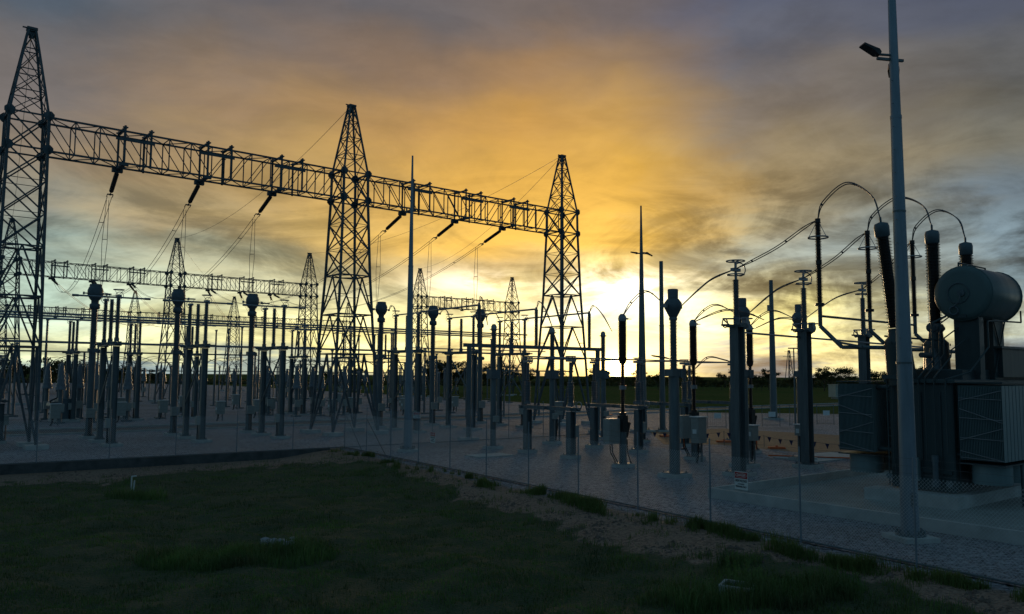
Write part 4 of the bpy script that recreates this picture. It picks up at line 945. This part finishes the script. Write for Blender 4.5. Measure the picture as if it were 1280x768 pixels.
# the three high tubular busbars and their supports
for k,b in enumerate((112,117.5,123.)):
    m=MB().tube(W(8,b,12.1),W(92,b,12.1),.13,n=8); tag(m.build('tubular_busbar',ALU),f'high far tubular busbar behind the column groups, {["nearest and topmost","middle","farthest"][k]} of three','busbar','high tubular busbars')
    row('tall',[W(a,b) for a in (16,40,64,88)],f'tall busbar support under the {["nearest","middle","farthest"][k]} high tube','busbar supports')
for k,b in enumerate((104,108)):
    m=MB().tube(W(5,b,8.4),W(85,b,8.4),.075,n=8); tag(m.build('tubular_busbar',ALU),f'lower far tubular busbar behind the column groups, {["nearer","farther"][k]} of two','busbar','low tubular busbars')
    row('mid',[W(a,b) for a in (12,21,30,41,50,59,70)],f'support post under the {["nearer","farther"][k]} lower tube','busbar supports')
row('ct',[W(a,b) for a in (14,17,20,) for b in (88,96)]+[W(a,b) for a in (38,41,44) for b in (88,97)],'squat instrument transformer with conical insulator, mid yard','far instrument transformers')
row('low',[W(a,92) for a in (12.6,18.4,24.2,36.3,42.1,47.9,60,66)],'low breaker pole beyond the service road','far breaker poles')
row('post',[W(a,b) for b in (128,136,146) for a in range(20,100,5)],'slender post insulator in the far rows','far post insulators')
row('ct',[] ,'x','x')
ctp=[W(a,b) for b in (158,172) for a in range(30,120,6)]
pts=sorted(ctp,key=lambda p:proj(p.x,p.y,2)[0])
for i,p in enumerate(pts): dup(protos['ct'],p,None,f'small distant instrument transformer at the yard back, {ordw(i)} from the left','far instrument transformers')
for b,w_ in ((128,'nearest'),(136,'middle'),(146,'farthest')):
    m=MB(); aa=list(range(20,100,5))
    for p,q in zip(aa[:-1],aa[1:]): m.path([W(p+(q-p)*t,b,6.1+1.2*math.sin(PI*t)**.8) for t in (0,.15,.35,.5,.65,.85,1)],.05,4)
    tag(m.build('flexible_conductor',WIRE),f'{w_} row of looping conductors over the far post insulators','flexible conductor','looping conductors')
kb=[(13,84),(19,86),(24,90),(28,84),(33,87),(37,93),(41,85),(46,90),(50,84),(55,93),(60,88),(22,100),(30,104),(38,108),(46,106),(54,110)]
kb=sorted(kb,key=lambda q:proj(*W(*q)[:2],1)[0]); cb0=None
for i,(a,b) in enumerate(kb):
    l=f'low control cabinet beyond the service road, {ordw(i)} from the left'
    if cb0 is None: cb0=cabinet(W(a,b),.8,.6,1.3,.7,l)
    else: dup(cb0,W(a,b),None,l,'control cabinets')
def portal(label,A,B,z,nmid,r=.11,grp='far steel portals'):
    d=B-A; rz=math.atan2(d.y,d.x); t=thing('steel_portal',label,'portal',A,rz,grp); L=d.length
    MB().box((L/2,0,z),(L+.5,.16,.16)).build('crossbeam',STEEL,t)
    for i in range(nmid): MB().tube((L*i/(nmid-1),0,0),(L*i/(nmid-1),0,z),r,n=8).build('column',STEEL,t)
portal('level portal beam behind the left group of columns',W(8,96),W(36,96),7.1,4)
portal('level portal beam seen through the middle near tower',W(44,101),W(60,101),6.6,3)
portal('low rail-like portal in the far centre',W(30,150),W(90,150),5.2,9)
portal('low portal beam seen under the right near tower',W(52,74.),W(68,74.),5.4,4)
portal('small portal left of the tall slim mast',Vector(gp(472,505)).to_3d(),Vector(gp(512,503)).to_3d(),8.,3,.12)
row('mid',[W(a,b) for b in (86,) for a in (54,58,62,66,70)],'support post standing beyond the right near tower','right far supports')
m=MB().tube(W(52,86,8.2),W(74,86,8.2),.07,n=8); tag(m.build('tubular_busbar',ALU),'thin tube carried on posts beyond the right near tower','busbar')
# grey auxiliary transformer block in left mid yard
ax=thing('auxiliary_transformer','squat grey auxiliary transformer with cables, left part of the yard','transformer',Vector(gp(80,527)).to_3d(),None)
MB().rbox((0,0,1.3),(1.6,2.4,2.0)).build('tank',HEAD,ax); m=MB()
for y in (-.7,0,.7): m.lathe([(.22,2.3),(.26,2.6),(.2,3.4),(.12,4.6),(.05,4.8)],(0,y,0),10)
m.build('bushing',GREYP,ax); MB().lathe([(.45,0),(.45,2.2)],(-1.1,-1.4,1.6),16,(0,1,0)).build('conservator',HEAD,ax); MB().path([Vector((-.9,-1.2,2.4)),Vector((-1.5,-1.3,2.1)),Vector((-1.3,-1.4,1.2)),Vector((-1.6,-1.3,.8))],.07).build('cable',BLACK,ax); MB().box((0,0,.15),(2.4,3.2,.3)).build('plinth',CONC,ax)
# ------------------------------------------------------------ small safety items
bo=None
for x,y,l in ((855,562,'orange delineator post on the gravel left of the second breaker'),(946,563,'orange delineator post right of the left square post'),(1071,579,'orange delineator post by the left radiators of the transformer')):
    P=gp(x,y)
    if bo is None:
        bo=thing('delineator_post',l,'delineator post',P,0,'orange delineator posts'); MB().tube((0,0,.06),(0,0,1.05),.055,.045,n=10).build('post',ORANGE,bo); MB().lathe([(.22,0),(.2,.05),(.08,.09)],n=12).build('base',BLACK,bo)
    else: dup(bo,P,0,l,'orange delineator posts')
fo=None
for x,y,l in ((833,546,'flat orange barrier block left of the orange delineator post'),(905,553,'flat orange barrier block left of the left square post'),(971,561,'flat orange barrier block between the two big square posts'),(760,519,'flat orange barrier block far back near the sun')):
    P=gp(x,y)
    if fo is None: fo=tag(MB().rbox((0,0,.07),(1.1,.55,.14),.05).tube((0,0,.1),(0,0,.22),.08,n=8).build('barrier_block',ORANGE),l,'barrier block','orange barrier blocks'); fo.location=(P[0],P[1],0)
    else:
        c=fo.copy(); col.objects.link(c); c.location=(P[0],P[1],0); c['label']=l
bn=thing('bunting_line','rope with navy triangular pennants strung low behind the breakers','bunting',(0,0,0),0)
pp=[atY(x,y,Y) for x,y,Y in ((800,538,62),(850,541,60),(905,540,58),(955,545,57),(1010,551,55),(1075,556,54),(1160,556,56))]
m=MB(); pen=[]; st=MB()
for a,b in zip(pp[:-1],pp[1:]):
    c=cat(a,b,.12,8); m.path(c,.012,4);
    for k in (1,3,5,7): q=c[k]; pen.append(q)
m.build('rope',WIRE,bn); 
for q in pen:
    f_=MB(); f_.add([q+Vector((-.14,0,0)),q+Vector((.14,0,0)),q+Vector((.02,.03,-.36)),q+Vector((-.14,.01,0)),q+Vector((.14,.01,0)),q+Vector((.02,.04,-.36))],[(0,1,2),(5,4,3),(0,2,5,3),(1,4,5,2),(0,3,4,1)]); f_.build('pennant',NAVY,bn)
for q in pp: MB().tube((q.x,q.y,0),(q.x,q.y,q.z+.05),.02,n=6).build('stake',STEEL,bn)
tape=thing('barrier_rail','yellow and grey temporary rail lying across the yard behind the transformer','barrier',(0,0,0),0); a=atY(960,556,50); b=atY(1120,569,48)
MB().tube((a.x,a.y,.1),(b.x,b.y,.1),.04,n=6).build('rail',ORANGE,tape)
# far temporary fence panels on the right
for i in range(7):
    p=gp(862+34*i,537-1.2*i); t=thing('temporary_fence_panel',f'grey temporary fence panel at the back right, {ordw(i)} from the left','fence panel',p,.05,'temporary fence panels')
    m=MB()
    for x in (-.9,.9): m.tube((x,0,0),(x,0,2.1),.03,n=6)
    for z in (.15,2.05): m.tube((-.9,0,z),(.9,0,z),.025,n=6)
    for k in range(9): m.tube((-.8+.2*k,0,.15),(-.8+.2*k,0,2.05),.006,n=4)
    m.build('frame',STEEL,t)
    if i%2: MB().box((.1,-.02,1.2),(.7,.02,.5)).build('notice',WHITE,t)
# hut beyond the yard
hp=gp(1064,499,0); hut=thing('site_hut','pale site hut on the paddock, left of the transformer radiators','hut',hp,.15)
MB().rbox((0,0,1.75),(9,3,2.7)).build('wall',SHED,hut); MB().box((0,0,3.15),(9.3,3.3,.12)).build('roof',SHED,hut); MB().box((1.2,-1.52,2.0),(1.2,.06,1.1)).build('window',GLASS,hut); MB().box((-2.2,-1.52,1.45),(1.,.06,2.0)).build('door',BOX,hut)
for s in (-3.8,0,3.8): MB().box((s,0,.2),(.4,2.6,.4)).build('support_block',CONC,hut)
# small things in the grass
def onverge(x,y):
    z=-.6
    for _ in range(6): P=gp(x,y,z); z=float(gz(np.array([P[0]]),np.array([P[1]]))[0][0])
    return Vector((P[0],P[1],z))
P=onverge(922,741)+Vector((0,0,.06)); dbx=thing('drain_box','open concrete drain box sunk in the grass at the lower right','drain box',P,-.5)
m=MB()
for c,s in (((0,.42,.06),(1.1,.1,.3)),((0,-.42,.06),(1.1,.1,.3)),((-.5,0,.06),(.1,.74,.3)),((.5,0,.06),(.1,.74,.3))): m.box(c,s)
m.build('rim',CONC,dbx); MB().box((0,0,-.05),(.9,.74,.06)).build('grate',BLACK,dbx); dbx.scale=(.72,.72,.8)
P=onverge(164,614); pv=thing('white_pipe','pair of short white pipes standing in the grass at the left','pipe',P,0)
MB().tube((0,0,-.1),(0,0,.72),.035,n=8).tube((0,0,.70),(.2,.05,.72),.035,n=8).build('pipe',PVC,pv); MB().tube((.22,-.25,-.1),(.26,-.25,.55),.035,n=8).build('pipe',PVC,pv)
for i in range(12):
    P=onverge(328+i*3.6+random.uniform(-2,2),682+random.uniform(-2.5,2.5)-.25*i); m=MB(); s=random.uniform(.11,.22); n=8; prof=[(s*q*random.uniform(.85,1.1),s*z) for q,z in ((.3,-.5),(.9,-.2),(1.,.3),(.75,.7),(.2,.95))]
    m.lathe(prof,n=7,smooth=False); m.v=[(x*random.uniform(.8,1.3),y*random.uniform(.8,1.2),z) for x,y,z in m.v]
    o=m.build('pale_rock',ROCK); o.location=P; o.rotation_euler=(0,0,random.random()*6); tag(o,'pale rock in the small heap lying in the dark tussock','rock','pale rocks in the grass')
# ------------------------------------------------------------ trees
def make_tree_mesh(h,wd,n,seed):
    rs=np.random.RandomState(seed); tr_=MB()
    tops=[]; base=Vector((0,0,0)); bend=Vector((rs.randn()*.05*h,0,0)); fork=Vector((bend.x,0,h*.32))
    tr_.tube((0,0,-.2),fork,h*.022,h*.016,n=7)
    for i in range(7):
        a=rs.rand()*6.28; r=wd*(.2+.8*rs.rand()); e=fork+Vector((math.cos(a)*r*.55,math.sin(a)*r*.55,h*(.2+.4*rs.rand()))); tr_.tube(fork,e,h*.012,h*.004,n=5); tops.append(e)
        for j in range(2):
            e2=e+Vector((rs.randn()*wd*.25,rs.randn()*wd*.25,h*.1*rs.rand())); tr_.tube(e,e2,h*.004,h*.002,n=4); tops.append(e2)
    pts=[]
    for c in tops:
        rr=wd*(.16+.16*rs.rand()); k=n//len(tops); q=rs.randn(k,3); q/=np.linalg.norm(q,axis=1)[:,None]; q*=(rs.rand(k,1)**.5)*rr; q[:,2]*=.62; pts.append(q+np.array(c))
    P=np.concatenate(pts); k=len(P); s=h*.034*(.5+rs.rand(k,1)); u=rs.randn(k,3); u/=np.linalg.norm(u,axis=1)[:,None]; v=rs.randn(k,3); v-=u*(u*v).sum(1)[:,None]; v/=np.linalg.norm(v,axis=1)[:,None]
    V=np.stack([P-u*s,P+v*s*.5,P+u*s,P-v*s*.5],1).reshape(-1,3)
    cr=MB(); cr.v=[tuple(x) for x in V]; cr.f=[(4*i,4*i+1,4*i+2,4*i+3) for i in range(k)]; cr.sm=[False]*k
    return tr_,cr
protoT=[]
def tree(k,P,sc,rz,label,group):
    while len(protoT)<=k: protoT.append(None)
    if protoT[k] is None:
        a,b=make_tree_mesh(9,[6.2,7.6,5.2,6.8][k],1300,10+k); t=thing('gum_tree',label,'tree',P,rz,group); a.build('trunk',BARK,t); b.build('crown',LEAFM,t); t.scale=(sc,)*3; protoT[k]=t
    else: dup(protoT[k],P,rz,label,group,scale=(sc,sc,sc))
tl_=[]
rnd=random.Random(4)
def far_tree(x,ytop,Y,k): 
    p=atY(x,ytop,Y); tl_.append((x,Vector((p.x,p.y,0)),p.z/9.,k))
for x,yt,Y in ((4,447,175),(20,452,180),(33,449,170),(60,449,185),(72,455,200),(90,452,180),(102,450,176),(116,456,190),(150,455,200),(168,460,220),(196,462,230),(415,462,240),(440,460,230)): far_tree(x,yt,Y,rnd.randrange(4))
for x,yt,Y in ((536,455,190),(548,449,185),(556,452,190),(574,458,200),(588,453,195),(604,456,205),(617,461,210),(632,456,215),(660,462,230),(694,463,240)): far_tree(x,yt,Y,rnd.randrange(4))
x=742
while x<1165:
    hh=rnd.choice([466,463,469,470,460]) if x<1010 else rnd.choice([460,464,466,458,468])
    if 880<x<905: hh=473
    far_tree(x+rnd.uniform(-3,3),hh+2,rnd.uniform(265,330),rnd.randrange(4)); x+=rnd.choice([6,8,9,12,15])
for x in range(1190,1290,14): far_tree(x,466+rnd.uniform(-3,3),300,rnd.randrange(4))
for xx,yy in ((512,470),(523,474)): far_tree(xx,yy,250,1)
tl_.sort(key=lambda q:q[0])
for i,(x,P,sc,k) in enumerate(tl_):
    side='left' if x<480 else ('centre' if x<720 else 'right')
    j=[q for q in tl_ if (('left' if q[0]<480 else ('centre' if q[0]<720 else 'right'))==side)].index((x,P,sc,k))
    tree(k,P,sc,rnd.random()*6,f'dark gum tree in the {side} part of the treeline, {ordw(j)} from the left','gum trees on the horizon')
# low scrub behind
def scrub(name,fn,n,s,label):
    P=fn(n); k=len(P); sz=s*(.5+np.random.rand(k,1)); u=np.random.randn(k,3); u/=np.linalg.norm(u,axis=1)[:,None]; v=np.random.randn(k,3); v-=u*(u*v).sum(1)[:,None]; v/=np.linalg.norm(v,axis=1)[:,None]
    V=np.stack([P-u*sz,P+v*sz*.6,P+u*sz,P-v*sz*.6],1).reshape(-1,3); m=MB(); m.v=[tuple(x) for x in V]; m.f=[(4*i,4*i+1,4*i+2,4*i+3) for i in range(k)]; m.sm=[False]*k
    return tag(m.build(name,LEAFM),label,'scrub',kind='stuff')
def f1(n):
    u=np.random.rand(n)*1.7-.85; Y=340+np.random.rand(n)*90; X=u*Y; hgt=(1.3+2.6*vnoise(X+600,Y,.05,3))*np.where(u>.05,1.,.55); return np.stack([X,Y,np.random.rand(n)*hgt],-1)
scrub('distant_scrub',f1,26000,.75,'dark band of distant scrub below the horizon trees')
# far transmission tower silhouettes
for x,yt,l,tl2 in ((986,438,'faint distant transmission tower left of the middle square post',-.2),(1118,442,'faint distant transmission tower behind the transformer bracket',.12)):
    P=atY(x,yt,700); t=thing('transmission_tower',l,'transmission tower',(P.x,P.y,0),.3,'distant transmission towers'); m=MB(); h=P.z
    for sx in (-1,1):
        for sy in (-1,1): m.bar((sx*2.6,sy*2.6,0),(sx*.5,sy*.5,h),.45)
    for k in range(7):
        z0,z1=h*k/7,h*(k+1)/7; w0=2.6-2.1*k/7; w1=2.6-2.1*(k+1)/7; m.bar((-w0,-w0,z0),(w1,-w1,z1),.25); m.bar((w0,-w0,z0),(-w1,-w1,z1),.25)
    m.build('body',LATT,t); MB().bar((-6,0,h*.8),(6,0,h*.8),.35).bar((-4.5,0,h*.95),(4.5,0,h*.95),.3).build('cross_arm',LATT,t)
# ------------------------------------------------------------ world
world=bpy.data.worlds.new("World"); scn.world=world; world.use_nodes=True; nt=world.node_tree; N=nt.nodes; L=nt.links; N.clear()
def srgb(c): return tuple(((v/255)/12.92 if v/255<=.04045 else ((v/255+.055)/1.055)**2.4) for v in c)
def math_(op,a,b=None,c=None,clamp=False):
    n=N.new('ShaderNodeMath'); n.operation=op; n.use_clamp=clamp
    for i,v in enumerate((a,b,c)):
        if v is None: continue
        if hasattr(v,'default_value') or hasattr(v,'is_linked'): L.new(v,n.inputs[i])
        else: n.inputs[i].default_value=v
    return n.outputs[0]
def mixc(f,a,b,mode='MIX'):
    n=N.new('ShaderNodeMix'); n.data_type='RGBA'; n.blend_type=mode
    if hasattr(f,'is_linked'): L.new(f,n.inputs['Factor'])
    else: n.inputs['Factor'].default_value=f
    for k,v in (('A',a),('B',b)):
        if hasattr(v,'is_linked'): L.new(v,n.inputs[k])
        else: n.inputs[k].default_value=(*v,1)
    return n.outputs['Result']
tc=N.new('ShaderNodeTexCoord'); sx=N.new('ShaderNodeSeparateXYZ'); L.new(tc.outputs['Generated'],sx.inputs[0]); X,Y,Z=sx.outputs
phi=math_('ARCTAN2',X,Y); hyp=math_('SQRT',math_('ADD',math_('MULTIPLY',X,X),math_('MULTIPLY',Y,Y))); th=math_('ARCTAN2',Z,hyp)
def noise(vec,scale,detail=6,rough=.55,dist=0.):
    n=N.new('ShaderNodeTexNoise'); n.inputs['Scale'].default_value=scale; n.inputs['Detail'].default_value=detail; n.inputs['Roughness'].default_value=rough; n.inputs['Distortion'].default_value=dist
    L.new(vec,n.inputs['Vector']); return n.outputs['Fac']
def comb(a,b,c=0.):
    n=N.new('ShaderNodeCombineXYZ')
    for i,v in enumerate((a,b,c)):
        if hasattr(v,'is_linked'): L.new(v,n.inputs[i])
        else: n.inputs[i].default_value=v
    return n.outputs[0]
den=math_('ADD',math_('MAXIMUM',Z,0.),.10); cp=comb(math_('DIVIDE',X,den),math_('DIVIDE',Y,den),0.)   # flat cloud deck seen in perspective
deck=noise(cp,.55,7,.6,.6); deck2=noise(comb(math_('DIVIDE',X,den),math_('DIVIDE',Y,den),3.),1.5,6,.6,.4)
st=noise(comb(math_('MULTIPLY',phi,3.2),math_('MULTIPLY',th,11.),1.),1.5,7,.60,1.1)      # low banded streaks
wob=noise(comb(math_('MULTIPLY',phi,1.),math_('MULTIPLY',th,2.),5.),3.2,4,.5)
# wander the look-up with the clouds
thw=math_('ADD',th,math_('MULTIPLY',math_('SUBTRACT',wob,.5),.16)); thw=math_('ADD',thw,math_('MULTIPLY',math_('SUBTRACT',deck,.5),.10))
phw=math_('ADD',phi,math_('MULTIPLY',math_('SUBTRACT',deck2,.5),.22))
hs=[.458,.388,.318,.248,.178,.128,.088,.048,.023,.004]
cols={-.54:[(60,80,102),(82,92,104),(108,102,100),(124,112,98),(122,122,112),(138,154,146),(168,188,172),(210,214,172),(192,204,176),(112,138,152)],
-.235:[(96,94,98),(126,108,94),(156,126,88),(172,142,90),(180,152,96),(168,158,120),(196,192,156),(240,232,172),(236,224,156),(150,158,140)],
.0:[(108,98,94),(148,118,86),(184,142,82),(200,156,82),(214,170,88),(190,162,108),(226,208,150),(250,236,172),(252,232,158),(215,190,120)],
.14:[(100,92,92),(132,110,88),(174,138,84),(204,160,82),(224,180,94),(228,200,130),(255,248,205),(255,255,235),(255,252,190),(255,225,110)],
.30:[(72,78,96),(84,86,96),(112,102,92),(144,126,92),(150,140,110),(140,144,130),(196,186,142),(255,240,160),(236,216,142),(126,140,140)],
.56:[(66,71,86),(70,74,86),(86,86,86),(104,102,92),(90,102,110),(100,116,124),(112,130,136),(160,166,150),(146,156,152),(100,124,142)]}
def ramp(cl):
    r=N.new('ShaderNodeValToRGB'); e=r.color_ramp.elements; r.color_ramp.interpolation='B_SPLINE' if False else 'EASE'
    it=sorted(zip(hs,cl)); q=[(-.02,it[0][1])]+it+[(.75,tuple(int(v*.62) for v in cl[0]))]
    e[0].position=0; e[0].color=(*srgb(q[0][1]),1); e[1].position=1; e[1].color=(*srgb(q[-1][1]),1)
    for h,c in q[1:-1]: n=e.new((h+.02)/.77); n.color=(*srgb(c),1)
    L.new(math_('DIVIDE',math_('ADD',thw,.02),.77,clamp=True),r.inputs[0]); return r.outputs[0]
ks=sorted(cols); out_=ramp(cols[ks[0]])
for a,b in zip(ks[:-1],ks[1:]):
    m=N.new('ShaderNodeMapRange'); m.interpolation_type='LINEAR'; m.inputs['From Min'].default_value=a; m.inputs['From Max'].default_value=b; L.new(phw,m.inputs['Value'])
    out_=mixc(m.outputs[0],out_,ramp(cols[b]))
# away from the sunset the sky falls to dusk blue
def mrange(v,a,b,c=0.,d=1.,sm=True):
    m=N.new('ShaderNodeMapRange'); m.interpolation_type='SMOOTHSTEP' if sm else 'LINEAR'; m.inputs['From Min'].default_value=a; m.inputs['From Max'].default_value=b; m.inputs['To Min'].default_value=c; m.inputs['To Max'].default_value=d; L.new(v,m.inputs['Value']); return m.outputs[0]
aphi=math_('ABSOLUTE',phi); BACK=(.046,.098,.142)
out_=mixc(mrange(aphi,.75,1.7),out_,BACK); out_=mixc(mrange(th,.55,1.1),out_,(.045,.095,.138))
hsn=N.new('ShaderNodeHueSaturation'); hsn.inputs['Saturation'].default_value=1.05; hsn.inputs['Value'].default_value=1.06; L.new(out_,hsn.inputs['Color']); out_=hsn.outputs[0]
# cloud contrast
st2=noise(comb(math_('MULTIPLY',phi,5.),math_('MULTIPLY',th,11.),9.),1.3,8,.68,1.2); k1=mrange(math_('ADD',math_('MULTIPLY',st,.6),math_('MULTIPLY',st2,.4)),.38,.62,-.5,.5,True); low=math_('ADD',mrange(th,.30,.10,0.,.8),.12); br_=math_('MULTIPLY',math_('MULTIPLY',k1,low),math_('ADD',.95,mrange(phi,.15,.35,0.,.55)))
k2=mrange(deck,.3,.7,-.5,.5,False); br2=math_('MULTIPLY',k2,.5); k3=mrange(deck2,.3,.7,-.5,.5,False); br3=math_('MULTIPLY',k3,math_('MULTIPLY',mrange(phi,-.1,.4,.25,1.),.6))
gain=math_('ADD',math_('ADD',1.,br_),math_('ADD',br2,br3))
vm_=N.new('ShaderNodeVectorMath'); vm_.operation='SCALE'; L.new(out_,vm_.inputs[0]); L.new(gain,vm_.inputs['Scale']); out_=vm_.outputs[0]
# bright breaks near the sun and the sun's own glow
def blob(p,t,sp,s_): 
    a=math_('DIVIDE',math_('SUBTRACT',phi,p),sp); b=math_('DIVIDE',math_('SUBTRACT',th,t),s_); return math_('EXPONENT',math_('MULTIPLY',math_('ADD',math_('MULTIPLY',a,a),math_('MULTIPLY',b,b)),-1.))
def addc(base,f,c):
    n=N.new('ShaderNodeVectorMath'); n.operation='SCALE'; n.inputs[0].default_value=c; L.new(f,n.inputs['Scale']); a=N.new('ShaderNodeVectorMath'); a.operation='ADD'; L.new(base,a.inputs[0]); L.new(n.outputs[0],a.inputs[1]); return a.outputs[0]
gap=mrange(st,.42,.6)
out_=addc(out_,math_('MULTIPLY',blob(.135,.112,.085,.022),gap),(1.1,1.05,.9)); out_=addc(out_,math_('MULTIPLY',blob(-.055,.115,.06,.015),gap),(.75,.72,.62))
out_=addc(out_,blob(.14,.032,.13,.032),(1.05,.92,.6)); out_=addc(out_,blob(.125,.012,.05,.02),(1.3,.9,.25)); out_=addc(out_,blob(.130,.0085,.014,.011),(18,12,4.5))
bg=N.new('ShaderNodeBackground'); L.new(out_,bg.inputs['Color']); bg.inputs['Strength'].default_value=1.3
sky=N.new('ShaderNodeTexSky'); sky.sky_type='NISHITA'; sky.sun_disc=False; sky.sun_elevation=math.radians(1.2); sky.sun_rotation=math.radians(7.3)
bg2=N.new('ShaderNodeBackground'); L.new(sky.outputs[0],bg2.inputs['Color']); bg2.inputs['Strength'].default_value=.05
ad=N.new('ShaderNodeMixShader'); ad.inputs[0].default_value=.12; L.new(bg.outputs[0],ad.inputs[1]); L.new(bg2.outputs[0],ad.inputs[2]); wo=N.new('ShaderNodeOutputWorld'); L.new(ad.outputs[0],wo.inputs['Surface'])
# ------------------------------------------------------------ sun
sd=bpy.data.lights.new('sun','SUN'); sd.energy=.9; sd.angle=math.radians(8); sd.color=(1,.66,.34); so=bpy.data.objects.new('sun',sd); col.objects.link(so)
az=math.radians(7.3); el=math.radians(1.2); D=Vector((math.sin(az)*math.cos(el),math.cos(az)*math.cos(el),math.sin(el))); so.rotation_euler=D.to_track_quat('Z','Y').to_euler()
# ------------------------------------------------------------ render
scn.view_settings.view_transform='Standard'; scn.view_settings.look='None'; scn.view_settings.exposure=0; scn.view_settings.gamma=1
scn.cycles.use_denoising=True; scn.cycles.max_bounces=5; scn.cycles.sample_clamp_indirect=4

hz=MB().box((0,1200,14.5),(5200,3000,35)); hm=bpy.data.materials.new('air'); hm.use_nodes=True; n_=hm.node_tree; n_.nodes.clear(); o_=n_.nodes.new('ShaderNodeOutputMaterial'); v_=n_.nodes.new('ShaderNodeVolumePrincipled')
v_.inputs['Color'].default_value=(.9,.9,.92,1); v_.inputs['Density'].default_value=HAZE; v_.inputs['Anisotropy'].default_value=.72; n_.links.new(v_.outputs[0],o_.inputs['Volume'])
if HAZE>0: tag(hz.build('haze',hm),'thin warm evening haze filling the air over the yard','haze',kind='stuff')
